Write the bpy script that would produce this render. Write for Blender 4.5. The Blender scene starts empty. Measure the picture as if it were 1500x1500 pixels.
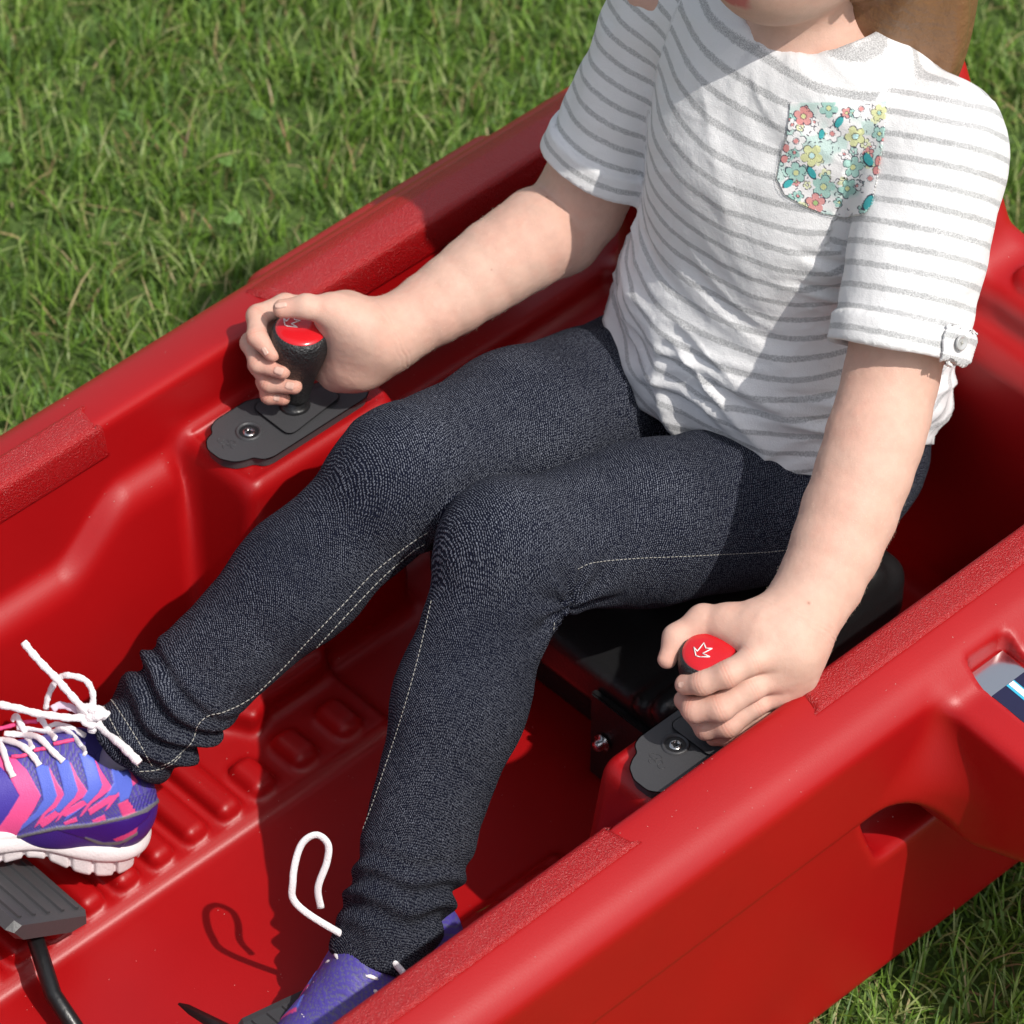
import bpy, math, random
import numpy as np
from mathutils import Vector, Matrix
rng = np.random.default_rng(7)
random.seed(7)
scn = bpy.context.scene
COL = scn.collection

# ------------------------------------------------------------------ camera
AZ = math.radians(43.4); PT = math.radians(45)
FW = np.array([-math.sin(AZ)*math.cos(PT), -math.cos(AZ)*math.cos(PT), -math.sin(PT)])
RT = np.array([-math.cos(AZ), math.sin(AZ), 0.0]); UP = np.cross(RT, FW)
TG = np.array([-.094, 0, .352]); DIST = 3.7; CAM = TG - FW*DIST
cd = bpy.data.cameras.new('camera'); cam = bpy.data.objects.new('camera', cd); COL.objects.link(cam)
cam.matrix_world = Matrix(((RT[0], UP[0], -FW[0], CAM[0]), (RT[1], UP[1], -FW[1], CAM[1]),
                           (RT[2], UP[2], -FW[2], CAM[2]), (0, 0, 0, 1)))
cd.sensor_width = 36; cd.lens = 168; cd.clip_end = 500; cd.clip_start = .05
cd.dof.use_dof = True; cd.dof.focus_distance = 3.62; cd.dof.aperture_fstop = 10
scn.camera = cam
# ------------------------------------------------------------------ sky, sun, exposure
SUN_EL = math.radians(56)
hs = np.array([-.11, .99])
TOSUN = np.array([hs[0]*math.cos(SUN_EL), hs[1]*math.cos(SUN_EL), math.sin(SUN_EL)])
w = bpy.data.worlds.new('World'); scn.world = w; w.use_nodes = True
nt = w.node_tree; nt.nodes.clear()
sky = nt.nodes.new('ShaderNodeTexSky'); sky.sky_type = 'NISHITA'; sky.sun_disc = False
sky.sun_elevation = SUN_EL; sky.sun_rotation = math.atan2(TOSUN[0], TOSUN[1])
sky.air_density = 1.0; sky.dust_density = 2.5; sky.ozone_density = 1.0
bg = nt.nodes.new('ShaderNodeBackground'); bg.inputs['Strength'].default_value = .15
ow = nt.nodes.new('ShaderNodeOutputWorld')
hsv = nt.nodes.new('ShaderNodeHueSaturation'); hsv.inputs['Saturation'].default_value = .45
nt.links.new(sky.outputs[0], hsv.inputs['Color']); nt.links.new(hsv.outputs[0], bg.inputs[0]); nt.links.new(bg.outputs[0], ow.inputs[0])
sl = bpy.data.lights.new('sun', 'SUN'); sl.energy = 3.5; sl.angle = math.radians(.6); sl.color = (1, .955, .88)
so = bpy.data.objects.new('sun', sl); COL.objects.link(so)
so.rotation_euler = Vector(TOSUN).to_track_quat('Z', 'Y').to_euler()
scn.view_settings.view_transform = 'Standard'; scn.view_settings.look = 'None'
scn.view_settings.exposure = 0.08; scn.view_settings.gamma = 1
scn.view_settings.use_curve_mapping = False
scn.cycles.max_bounces = 8

# ------------------------------------------------------------------ helpers: placing
def V(*a): return np.array(a, float)
def ray(x, y):
    v = FW + RT*(x-750)/7000. - UP*(y-750)/7000.
    return v/np.linalg.norm(v)
def at(x, y, ax, val):
    v = ray(x, y); i = 'xyz'.index(ax)
    return CAM + v*((val-CAM[i])/v[i])
def near(x, y, base, d=0.0):
    """the point seen at (x,y) lying d metres this side of base"""
    v = ray(x, y); t = ((np.array(base)-CAM)@FW - d)/(v@FW)
    return CAM + v*t
def pj(P):
    q = P - CAM; z = q@FW
    return 750 + 7000*(q@RT)/z, 750 - 7000*(q@UP)/z

# ------------------------------------------------------------------ helpers: materials
MATS = {}
def mat(name, col=(.5, .5, .5), rough=.5, spec=.5, metal=0, sss=0, coat=0, coat_r=.1, sheen=0,
        bump=0, bscale=200, bdetail=3, cvar=0, cscale=30, attr=None):
    m = bpy.data.materials.new(name); m.use_nodes = True; MATS[name] = m
    n = m.node_tree.nodes; l = m.node_tree.links; b = n['Principled BSDF']
    b.inputs['Base Color'].default_value = (*col, 1); b.inputs['Roughness'].default_value = rough
    b.inputs['Specular IOR Level'].default_value = spec; b.inputs['Metallic'].default_value = metal
    b.inputs['Coat Weight'].default_value = coat; b.inputs['Coat Roughness'].default_value = coat_r
    b.inputs['Sheen Weight'].default_value = sheen
    if sss:
        b.inputs['Subsurface Weight'].default_value = sss
        b.inputs['Subsurface Radius'].default_value = (.008, .003, .0015); b.inputs['Subsurface Scale'].default_value = .35
    tc = n.new('ShaderNodeTexCoord')
    src = None
    if attr:
        a = n.new('ShaderNodeAttribute'); a.attribute_name = attr; src = a.outputs['Color']
    if cvar:
        nz = n.new('ShaderNodeTexNoise'); nz.inputs['Scale'].default_value = cscale; nz.inputs['Detail'].default_value = 5
        l.new(tc.outputs['Object'], nz.inputs['Vector'])
        mr = n.new('ShaderNodeMapRange'); mr.inputs[1].default_value = .3; mr.inputs[2].default_value = .7
        mr.inputs[3].default_value = 1-cvar; mr.inputs[4].default_value = 1+cvar
        l.new(nz.outputs[0], mr.inputs[0])
        mx = n.new('ShaderNodeVectorMath'); mx.operation = 'SCALE'
        if src: l.new(src, mx.inputs[0])
        else: mx.inputs[0].default_value = col
        l.new(mr.outputs[0], mx.inputs['Scale']); src = mx.outputs[0]
    if src: l.new(src, b.inputs['Base Color'])
    if bump:
        nz = n.new('ShaderNodeTexNoise'); nz.inputs['Scale'].default_value = bscale; nz.inputs['Detail'].default_value = bdetail
        l.new(tc.outputs['Object'], nz.inputs['Vector'])
        bp = n.new('ShaderNodeBump'); bp.inputs['Strength'].default_value = 1; bp.inputs['Distance'].default_value = bump
        l.new(nz.outputs[0], bp.inputs['Height']); l.new(bp.outputs[0], b.inputs['Normal'])
    return m
def mnode(m, op, a, b=None, c=None):
    n = m.node_tree.nodes.new('ShaderNodeMath'); n.operation = op
    for i, v in enumerate((a, b, c)):
        if v is None: continue
        if isinstance(v, (int, float)): n.inputs[i].default_value = v
        else: m.node_tree.links.new(v, n.inputs[i])
    return n.outputs[0]
def mixc(m, f, a, b):
    n = m.node_tree.nodes.new('ShaderNodeMix'); n.data_type = 'RGBA'
    L = m.node_tree.links
    if isinstance(f, (int, float)): n.inputs[0].default_value = f
    else: L.new(f, n.inputs[0])
    for i, v in ((6, a), (7, b)):
        if isinstance(v, tuple): n.inputs[i].default_value = (*v, 1)
        else: L.new(v, n.inputs[i])
    return n.outputs[2]

# ------------------------------------------------------------------ helpers: objects
def link(name, me, m=None, parent=None):
    o = bpy.data.objects.new(name, me); COL.objects.link(o)
    if m is not None:
        for q in (m if isinstance(m, (list, tuple)) else [m]): me.materials.append(q)
    if parent: o.parent = parent
    return o
def empty(name, label, cat, loc=(0, 0, 0)):
    o = bpy.data.objects.new(name, None); COL.objects.link(o); o.location = loc
    o.empty_display_size = .1; o['label'] = label; o['category'] = cat
    return o
def pmesh(name, vs, fs, m, parent=None, smooth=True):
    me = bpy.data.meshes.new(name)
    off = V(0, 0, 0)
    if parent: off = np.array(parent_loc(parent))
    me.from_pydata([tuple(np.array(v)-off) for v in vs], [], fs); me.update()
    if smooth: me.polygons.foreach_set('use_smooth', [True]*len(me.polygons))
    return link(name, me, m, parent)
def parent_loc(p):
    s = V(0, 0, 0)
    while p is not None: s = s + np.array(p.location); p = p.parent
    return s
def npmesh(name, v, quads, m, parent=None, cols=None, uvw=None, normals=None, smooth=True):
    me = bpy.data.meshes.new(name); v = np.asarray(v, np.float32)
    if parent: v = v - parent_loc(parent).astype(np.float32)
    k = quads.shape[1]
    me.vertices.add(len(v)); me.vertices.foreach_set('co', v.ravel())
    me.loops.add(quads.size); me.loops.foreach_set('vertex_index', quads.ravel().astype(np.int32))
    me.polygons.add(len(quads)); me.polygons.foreach_set('loop_start', np.arange(0, quads.size, k, dtype=np.int32))
    me.polygons.foreach_set('use_smooth', np.full(len(quads), smooth))
    me.update(calc_edges=True)
    if cols is not None:
        a = me.attributes.new('paint', 'FLOAT_COLOR', 'POINT')
        a.data.foreach_set('color', np.c_[cols, np.ones(len(cols))].astype(np.float32).ravel())
    if uvw is not None:
        a = me.attributes.new('cloth', 'FLOAT_VECTOR', 'POINT'); a.data.foreach_set('vector', uvw.astype(np.float32).ravel())
    if normals is not None:
        me.normals_split_custom_set_from_vertices(normals.astype(np.float32))
    return link(name, me, m, parent)

# ------------------------------------------------------------------ helpers: distance fields
def cap(p, a, b, r1, r2=None):
    a = np.asarray(a, np.float32); b = np.asarray(b, np.float32); r2 = r1 if r2 is None else r2
    ab = b-a; h = np.clip(((p-a)@ab)/(ab@ab), 0, 1)
    d = p - a - h[:, None]*ab
    return np.sqrt((d*d).sum(1)) - (r1+(r2-r1)*h)
def chain(p, pts, rs, k):
    d = None
    for i in range(len(pts)-1):
        e = cap(p, pts[i], pts[i+1], rs[i], rs[i+1]); d = e if d is None else smin(d, e, k)
    return d
def ell(p, c, r, M=None):
    q = p - np.asarray(c, np.float32)
    if M is not None: q = q@np.asarray(M, np.float32).T
    r = np.asarray(r, np.float32)
    k0 = np.sqrt(((q/r)**2).sum(1)); k1 = np.sqrt(((q/(r*r))**2).sum(1))
    return k0*(k0-1)/np.maximum(k1, 1e-6)
def box(p, lo, hi, r=0., M=None, c=None):
    lo = np.asarray(lo, np.float32); hi = np.asarray(hi, np.float32)
    q = p
    if M is not None: q = (p-np.asarray(c, np.float32))@np.asarray(M, np.float32).T
    q = np.abs(q-(lo+hi)/2) - (hi-lo)/2 + r
    return np.sqrt((np.maximum(q, 0)**2).sum(1)) + np.minimum(q.max(1), 0) - r
def smin(a, b, k):
    h = np.maximum(k-np.abs(a-b), 0)/k
    return np.minimum(a, b) - h*h*k*.25
def smax(a, b, k): return -smin(-a, -b, k)
def grad(f, p, e):
    g = np.zeros_like(p)
    for s in ((1, -1, -1), (-1, -1, 1), (-1, 1, -1), (1, 1, 1)):
        s = np.array(s, np.float32); g += s*f(p+s*e)[:, None]
    return g/(4*e)
def nets(f, lo, hi, h, B=14, marg=1.35, proj=2, fine=None):
    """surface of f=0 as a quad mesh (naive surface nets over the blocks that hold the surface)"""
    lo = np.asarray(lo, float); hi = np.asarray(hi, float)
    nb = np.ceil((hi-lo)/(h*B)).astype(int); n = nb*B+2
    g = np.stack(np.meshgrid(*[np.arange(k) for k in nb], indexing='ij'), -1).reshape(-1, 3)
    c = (lo + (g+.5)*B*h).astype(np.float32)
    d = np.concatenate([f(x) for x in np.array_split(c, max(1, len(c)//200000))])
    g = g[np.abs(d) < h*B*.866*marg]
    idx = np.stack(np.meshgrid(*[np.arange(B+1)]*3, indexing='ij'), -1).reshape(-1, 3)
    cv, cid, eds = [], [], []
    S = lambda q: (q[..., 0].astype(np.int64)*n[1]+q[..., 1])*n[2]+q[..., 2]
    CH = 40
    for s in range(0, len(g), CH):
        gb = g[s:s+CH]
        gi = gb[:, None, :]*B + idx[None]
        P = (lo + gi*h).astype(np.float32)
        F = f(P.reshape(-1, 3)).reshape(len(gb), B+1, B+1, B+1)
        neg = F < 0
        cnt = np.zeros((len(gb), B, B, B), np.int8)
        for a in (0, 1):
            for b in (0, 1):
                for c_ in (0, 1): cnt += neg[:, a:B+a, b:B+b, c_:B+c_]
        mi = np.argwhere((cnt > 0) & (cnt < 8))
        if len(mi) == 0: continue
        acc = np.zeros((len(mi), 3)); w_ = np.zeros(len(mi))
        cor = [(a, b, c_) for a in (0, 1) for b in (0, 1) for c_ in (0, 1)]
        fv = {k: F[mi[:, 0], mi[:, 1]+k[0], mi[:, 2]+k[1], mi[:, 3]+k[2]] for k in cor}
        for k in cor:
            for ax in range(3):
                if k[ax]: continue
                k2 = list(k); k2[ax] = 1; k2 = tuple(k2); A, Bv = fv[k], fv[k2]
                x = (A < 0) != (Bv < 0); t = np.where(x, A/np.where(x, A-Bv, 1), 0)
                pt = np.array(k, float)[None].repeat(len(mi), 0); pt[:, ax] += t
                acc += pt*x[:, None]; w_ += x
        ci = gb[mi[:, 0]]*B + mi[:, 1:]
        cv.append(lo + (ci + acc/w_[:, None])*h); cid.append(S(ci))
        for ax in range(3):
            sl = [slice(None), slice(0, B), slice(0, B), slice(0, B)]; sl2 = list(sl); sl2[ax+1] = slice(1, B+1)
            e = np.argwhere(neg[tuple(sl)] != neg[tuple(sl2)])
            if len(e):
                q = gb[e[:, 0]]*B + e[:, 1:]
                eds.append(np.c_[q, np.full(len(q), ax), neg[tuple(sl)][tuple(e.T)]])
    cv = np.concatenate(cv); cid = np.concatenate(cid); o = np.argsort(cid); cv = cv[o]; cid = cid[o]
    E_ = np.concatenate(eds); Q = []
    for ax in range(3):
        e = E_[E_[:, 3] == ax]; q = e[:, :3]; a1, a2 = [(1, 2), (2, 0), (0, 1)][ax]
        u = np.zeros(3, int); u[a1] = 1; v_ = np.zeros(3, int); v_[a2] = 1
        ids = np.stack([S(q-u-v_), S(q-v_), S(q), S(q-u)], 1)
        j = np.searchsorted(cid, ids); j = np.minimum(j, len(cid)-1)
        ok = (cid[j] == ids).all(1); j = j[ok]; ng = e[ok, 4] == 0
        j[ng] = j[ng][:, ::-1]; Q.append(j)
    Q = np.concatenate(Q); p = cv.astype(np.float32)
    for _ in range(proj):
        gr = grad(f, p, h*.3); dd = f(p)
        st = dd[:, None]*gr/np.maximum((gr*gr).sum(1), .05)[:, None]
        L = np.sqrt((st*st).sum(1)); st *= np.minimum(1, .8*h/np.maximum(L, 1e-9))[:, None]
        p = p - st
    gr = grad(f, p, h*.5); nr = gr/np.maximum(np.sqrt((gr*gr).sum(1)), 1e-6)[:, None]
    return p, Q, nr
def trace(f, x, y, lift=0., t0=2.6):
    """where the line of sight at (x,y) meets the surface"""
    v = ray(x, y).astype(np.float32); t = t0
    for _ in range(200):
        d = float(f((CAM+v*t)[None].astype(np.float32))[0])
        if d < 2e-4: break
        t += d*.8
        if t > 6: return None
    P = CAM+v*t
    if lift:
        g = grad(f, P[None].astype(np.float32), .002)[0]; g /= np.linalg.norm(g); P = P+g*lift
    return P
def hashn(i):
    i = i.astype(np.int64)
    h = (i[..., 0]*73856093) ^ (i[..., 1]*19349663) ^ (i[..., 2]*83492791)
    h = (h ^ (h >> 13))*1274126177 & 0x7fffffff
    return ((h ^ (h >> 16)) & 0xffff)/65535.*2-1
def noise(p, s, seed=0):
    q = p*s + seed*17.31; i = np.floor(q); f_ = q-i; f_ = f_*f_*f_*(f_*(f_*6-15)+10); r = 0
    for a in (0, 1):
        for b in (0, 1):
            for c_ in (0, 1):
                w_ = (f_[:, 0] if a else 1-f_[:, 0])*(f_[:, 1] if b else 1-f_[:, 1])*(f_[:, 2] if c_ else 1-f_[:, 2])
                r = r + w_*hashn(i+np.array([a, b, c_]))
    return r
def ss(a, b, x):
    t = np.clip((x-a)/(b-a), 0, 1); return t*t*(3-2*t)
def unit(v): v = np.array(v, float); return v/np.linalg.norm(v)
# ------------------------------------------------------------------ helpers: swept and lathed shapes
def spline(pts, n=12):
    pts = [np.array(p, float) for p in pts]
    P = [2*pts[0]-pts[1]]+pts+[2*pts[-1]-pts[-2]]; out = []
    for i in range(1, len(P)-2):
        for k in range(n):
            t = k/n; a, b, c, d = P[i-1:i+3]
            out.append(.5*((2*b)+(-a+c)*t+(2*a-5*b+4*c-d)*t*t+(-a+3*b-3*c+d)*t**3))
    out.append(P[-2]); return out
def tube_data(path, r, n=8, flat=1., nrm=None, caps=True):
    path = [np.array(p, float) for p in path]; N = len(path); vs, fs = [], []
    rr = r if hasattr(r, '__len__') else [r]*N
    t = [unit(path[min(i+1, N-1)]-path[max(i-1, 0)]) for i in range(N)]
    u = nrm if nrm is not None else (V(0, 0, 1) if abs(t[0][2]) < .9 else V(1, 0, 0))
    for i in range(N):
        u = unit(u-t[i]*(u@t[i])); v = np.cross(t[i], u)
        for k in range(n):
            a = 2*math.pi*k/n; vs.append(path[i]+rr[i]*(math.cos(a)*u*flat+math.sin(a)*v))
    for i in range(N-1):
        for k in range(n):
            a, b = i*n+k, i*n+(k+1) % n; fs.append((a, b, b+n, a+n))
    if caps: fs += [tuple(range(n))[::-1], tuple(range((N-1)*n, N*n))]
    return vs, fs
def join(parts):
    vs, fs = [], []
    for v, f_ in parts:
        o = len(vs); vs += list(v); fs += [tuple(i+o for i in q) for q in f_]
    return vs, fs
def lathe(prof, c, ax=(0, 0, 1), n=48):
    ax = unit(ax); u = unit(np.cross(ax, (1, 0, 0) if abs(ax[0]) < .9 else (0, 1, 0))); v = np.cross(ax, u); c = np.array(c, float)
    vs, fs = [], []
    for r, z in prof:
        for k in range(n):
            a = 2*math.pi*k/n; vs.append(c+ax*z+max(r, 1e-5)*(math.cos(a)*u+math.sin(a)*v))
    for i in range(len(prof)-1):
        for k in range(n):
            a, b = i*n+k, i*n+(k+1) % n; fs.append((a, b, b+n, a+n))
    return vs, fs
def prism(poly, z0, z1, bev, M):
    """a flat plate with a bevelled upper edge; M maps plate coordinates into the world"""
    n = len(poly); poly = [np.array(p, float) for p in poly]; vs, fs = [], []
    ins = []
    for i in range(n):
        a, b, c = poly[i-1], poly[i], poly[(i+1) % n]; t1 = (b-a)/np.linalg.norm(b-a); t2 = (c-b)/np.linalg.norm(c-b)
        n1 = V(-t1[1], t1[0]); n2 = V(-t2[1], t2[0]); m_ = n1+n2; m_ = m_/max(.3, (m_@m_)/2); ins.append(m_)
    rings = [(z0, 0), (z1-bev, 0), (z1-bev*.35, bev*.2), (z1, bev), (z1, bev*1.6)]
    for z, o in rings:
        for p, m_ in zip(poly, ins): vs.append(M(p[0]+m_[0]*o, p[1]+m_[1]*o, z))
    for i in range(len(rings)-1):
        for k in range(n):
            a, b = i*n+k, i*n+(k+1) % n; fs.append((a, b, b+n, a+n))
    fs.append(tuple(range((len(rings)-1)*n, len(rings)*n))); fs.append(tuple(range(n))[::-1])
    return vs, fs
def rounded(poly, r=.004, n=4):
    out = []; N = len(poly)
    for i in range(N):
        a, b, c = [np.array(poly[j % N], float) for j in (i-1, i, i+1)]
        d1 = min(r, np.linalg.norm(a-b)*.45); d2 = min(r, np.linalg.norm(c-b)*.45)
        p, q = b+(a-b)/np.linalg.norm(a-b)*d1, b+(c-b)/np.linalg.norm(c-b)*d2
        for k in range(n+1):
            t = k/n; out.append((1-t)**2*p+2*t*(1-t)*b+t*t*q)
    return out

# ------------------------------------------------------------------ materials
RED = (.34, .0015, .003)
m_red = mat('red_plastic', RED, rough=.43, spec=.5, bump=.00012, bscale=800, bdetail=4, cvar=.05, cscale=9)
m_redtex = mat('red_grained_plastic', RED, rough=.30, spec=.6, bump=.0016, bscale=900, bdetail=2)
m_black = mat('black_plastic', (.012, .012, .013), rough=.33, spec=.5, bump=.0003, bscale=300)
m_grip = mat('black_grained_grip', (.016, .016, .017), rough=.42, spec=.55, bump=.0016, bscale=480, bdetail=2)
m_grey = mat('dark_grey_plastic', (.05, .05, .054), rough=.42, spec=.45, bump=.00015, bscale=500)
m_capred = mat('glossy_red_cap', (.56, .010, .016), rough=.2, spec=.5, coat=.4)
m_white = mat('white_print', (.82, .8, .78), rough=.5)
m_steel = mat('steel', (.6, .6, .6), rough=.22, metal=1, bump=.0002, bscale=400)
m_chrome = mat('chrome', (.8, .8, .8), rough=.16, metal=1)
m_tyre = mat('tyre', (.05, .055, .065), rough=.65)

# ================================================================== go-kart
kart = empty('ride_on_kart', 'glossy red plastic ride-on pedal kart with two black levers, standing on the lawn', 'ride-on toy')
def tub(p):
    x = p[:, 0]; y = p[:, 1]; q = np.abs(y); z = p[:, 2]
    qi = np.stack([x, q, z], 1)
    # upper hull: flat rim, chamfer, skirt wall
    s = .70710678
    hull = smax(z-.36, q-.352, .008)
    hull = smax(hull, ((q-.314)*.36+(z-.36)*.933), .010)
    hull = smax(hull, ((q-.340)*.74+(z-.351)*.67), .006)
    hull = smax(hull, (.250-z), .008)
    hull = smax(hull, x-.72, .03); hull = smax(hull, -.575-x, .03)
    low = box(qi, (-.57, -.5, .020), (.66, .342, .27), .02)
    notch = box(qi, (-.62, .262, .176), (-.1335, .5, .30), .02)
    notch = smax(notch, .93*(x+.150)+.37*(z-.2)*-1, .012)
    low = smax(low, -notch, .008)
    wing = box(qi, (-.60, .26, .20), (-.2045, .64, .333), .012)
    wing = smax(wing, (.172+.42*(q-.335))-z, .012)
    wing = smax(wing, .92*(z-.333)+.10*(q-.34), .01)
    wing = smax(wing, .28-y, .01)
    fender = smax(smax(box(qi, (-.42, .30, .20), (-.145, .385, .334), .014), y+.2, .01), .9*(z-.312)+.5*(q-.362)-.6*np.maximum(x+.14, 0)-.012, .02)
    kk = .02+.05*ss(.325, .25, z)
    solid = smin(smin(hull, wing, kk), fender, .01)
    solid = smin(solid, low, .006)
    # decal window let into the wing
    win = smax(box(qi, (-.283, .343, .2), (-.2395, .52, .6), .006), (.3230-.108*(q-.34))-z, .002)
    solid = smax(solid, -smax(win, -y, .01), .004)
    # cockpit
    cav = box(qi, (-.50, -.4, .062), (.66, .287, .8), .03)
    solid = smax(solid, -cav, .009)
    # lower side walls stand proud below a ledge line
    zl = .236 + .049*ss(.140, .064, x)
    lw = smax(smax(.270-.12*(zl-z)-q, z-zl-.25*(q-.27), .024), x-.70, .01)
    lw = smax(lw, -.50-x, .01); lw = smax(lw, q-.32, .01); lw = smax(lw, .05-z, .01)
    lw = smax(lw, .016-x-(q-.27)*.2, .012)
    solid = smin(solid, lw, .010)
    # lever shelf
    sh = smax(smax(z-.300, .1975-.06*(.3-z)-q, .016), x-.004-.12*(.3-z)+.5*np.maximum(.235-q, 0)*0, .016)
    sh = smax(sh, -.158-x, .02); sh = smax(sh, q-.32, .01); sh = smax(sh, .04-z, .01)
    solid = smin(solid, sh, .014)
    solid = smax(solid, -box(qi, (-.15, .2075, .2975), (-.0035, .2800, .33), .002), .0015)
    # side walls beside the seat
    sw = smax(smax(z-.16, .235-q, .02), x+.16, .02); sw = smax(sw, -.50-x, .01); sw = smax(sw, q-.3, .01); sw = smax(sw, .05-z, .01)
    solid = smin(solid, sw, .02)
    # foot wells: raised deck with ribs
    deck = box(qi, (-.05, .097, .03), (.62, .30, .070), .006)
    solid = smin(solid, deck, .010)
    rib = None
    for xr in (.186, .150, .114):
        e = box(qi, (xr-.0120, .106, .04), (xr+.0120, .222, .0835), .0085); rib = e if rib is None else np.minimum(rib, e)
    for xr in (.076, .030, -.018):
        e = box(qi, (xr-.0125, .106, .05), (xr+.0140, .146, .082), .010); rib = np.minimum(rib, e)
    for xr in (.222, .258, .294, .33, .366):
        e = box(qi, (xr-.0120, .106, .04), (xr+.0120, .222, .0835), .0085); rib = np.minimum(rib, e)
    solid = smin(solid, rib, .006)
    step = smax(smax(z-.092, .168-q-.35*np.maximum(x-.02, 0), .008), x-.062+.5*np.maximum(.2-q, 0), .008); step = smax(step, -.045-x-(q-.168)*.6, .01)
    step = smax(step, .03-z, .01); step = smax(step, q-.31, .01)
    solid = smin(solid, step, .008)
    boss = ell(qi, (.046, .222, .088), (.030, .028, .020)); solid = smin(solid, boss, .03)
    # seat back wall with a hump
    bk = box(qi, (-.60, -.3, .05), (-.488, .292, .356), .016)
    b2 = box(qi, (-.585, -.3, .1), (-.512, .292, .398), .014)
    b3 = smax(box(qi, (-.575, -.2, .2), (-.515, .30, .56), .02), (q-.045)*.9+(z-.50)*.42, .02)
    solid = smin(solid, smin(smin(bk, b2, .012), b3, .02), .02)
    solid = smin(solid, ell(qi, (-.545, .135, .40), (.02, .02, .012)), .006)
    # front deck closes the nose
    nose = box(qi, (.60, -.4, .10), (.80, .30, .37), .04); solid = smin(solid, nose, .03)
    return solid
p, q_, nr = nets(tub, (-.63, -.68, .005), (.84, .68, .60), .0042)
npmesh('tub', p, q_, m_red, kart, normals=nr)
# dust specks and grass clippings lying on the plastic
def specks():
    r = np.random.default_rng(21); ok = np.where(nr[:, 2] > .35)[0]; out = []; clip = []
    for i in r.choice(ok, 1500, replace=False):
        c = p[i].astype(float)+r.uniform(-.002, .002, 3)*(1-np.abs(nr[i])); n_ = unit(nr[i].astype(float)); u_ = unit(np.cross(n_, V(*r.normal(0, 1, 3)))); v_ = np.cross(n_, u_)
        a, b = r.uniform(.00015, .00045, 2)
        out.append(([c+u_*a, c+v_*b, c-u_*a, c-v_*b, c+n_*a*.8], [(0, 1, 4), (1, 2, 4), (2, 3, 4), (3, 0, 4)]))
    for i in r.choice(ok, 40, replace=False):
        if p[i][2] > .13: continue
        c = p[i].astype(float)+nr[i]*.0006; n_ = unit(nr[i].astype(float)); u_ = unit(np.cross(n_, V(*r.normal(0, 1, 3)))); v_ = np.cross(n_, u_); L_ = r.uniform(.003, .010)
        clip.append(([c+u_*L_, c+v_*.0007, c-u_*L_+n_*.001, c-v_*.0007], [(0, 1, 2, 3)]))
    o = pmesh('dust', *join(out), mat('dust', (.6, .45, .42), rough=.9), kart, smooth=False); o['kind'] = 'stuff'
    if clip:
        o = pmesh('clippings', *join(clip), mat('clipping', (.22, .24, .06), rough=.8), kart, smooth=False); o['kind'] = 'stuff'
specks()

# grained grip panels wrapped over the rim
def rim_panel(side, x0, x1, cut0, cut1, wide=False):
    # profile from the flat top over the edge and down the inner wall
    prof = [(.3140, .3590), (.3125, .3612), (.3112, .3617), (.3095, .3618), (.2915, .3618), (.2890, .3615), (.2862, .3597), (.2851, .3575), (.2848, .3540), (.2847, .3265), (.2852, .3240), (.2875, .3225)]
    if wide: prof = [(.3310, .3530), (.3300, .3556), (.3285, .3567), (.3150, .3615)]+prof[3:]
    nx = max(12, int(abs(x1-x0)/.004)); vs, fs = [], []
    for i in range(nx+1):
        t = i/nx
        for j, (yy, zz) in enumerate(prof):
            s_ = j/(len(prof)-1)
            xa = x0 + cut0*(abs(s_-.45)-.45); xb = x1 - cut1*(abs(s_-.45)-.45)
            e = min(t, 1-t)*nx; dn = .0035 if e < .5 else 0
            ny, nz = (0, -1) if s_ < .5 else (1, 0)
            vs.append((xa+(xb-xa)*t, side*(yy+ny*dn), zz+nz*dn))
    n = len(prof)
    for i in range(nx):
        for j in range(n-1):
            a = i*n+j; f_ = (a, a+1, a+1+n, a+n); fs.append(f_ if side < 0 else f_[::-1])
    o = pmesh('grip_panel', vs, fs, m_redtex, kart); return o
for sd in (-1, 1):
    rim_panel(sd, .071, .52, -.03, 0)
    rim_panel(sd, -.48, -.105, 0, -.02, sd < 0)

# decals in the wing windows
for sd in (1,):
    ang = [(-.281, .345), (-.2415, .345), (-.2415, .518), (-.281, .518)]
    def plate(name, x0, x1, y0, y1, z, m_):
        f_ = lambda yy: z - .108*(yy-.34)
        vs = [(x0, sd*y0, f_(y0)), (x1, sd*y0, f_(y0)), (x1, sd*y1, f_(y1)), (x0, sd*y1, f_(y1))]
        vs += [(a, b, c-.001) for a, b, c in vs]
        fs = [(0, 1, 2, 3), (7, 6, 5, 4), (0, 4, 5, 1), (1, 5, 6, 2), (2, 6, 7, 3), (3, 7, 4, 0)]
        if sd < 0: fs = [g_[::-1] for g_ in fs]
        return pmesh(name, vs, fs, m_, kart, smooth=False)
    navy = mat('navy_print', (.012, .012, .045), rough=.3, coat=.3); cyan = mat('cyan_print', (.05, .42, .62), rough=.3)
    d = plate('decal', -.281, -.2415, .345, .518, .3258, m_chrome)
    for nm, x0, x1, y0, y1, z, m_ in (('decal_band', -.2805, -.242, .370, .517, .3263, navy), ('decal_stripe', -.266, -.2575, .3705, .5165, .3268, cyan), ('decal_stripe', -.2645, -.2595, .371, .516, .3273, m_white)):
        o = plate(nm, x0, x1, y0, y1, z, m_); o.parent = d

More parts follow.
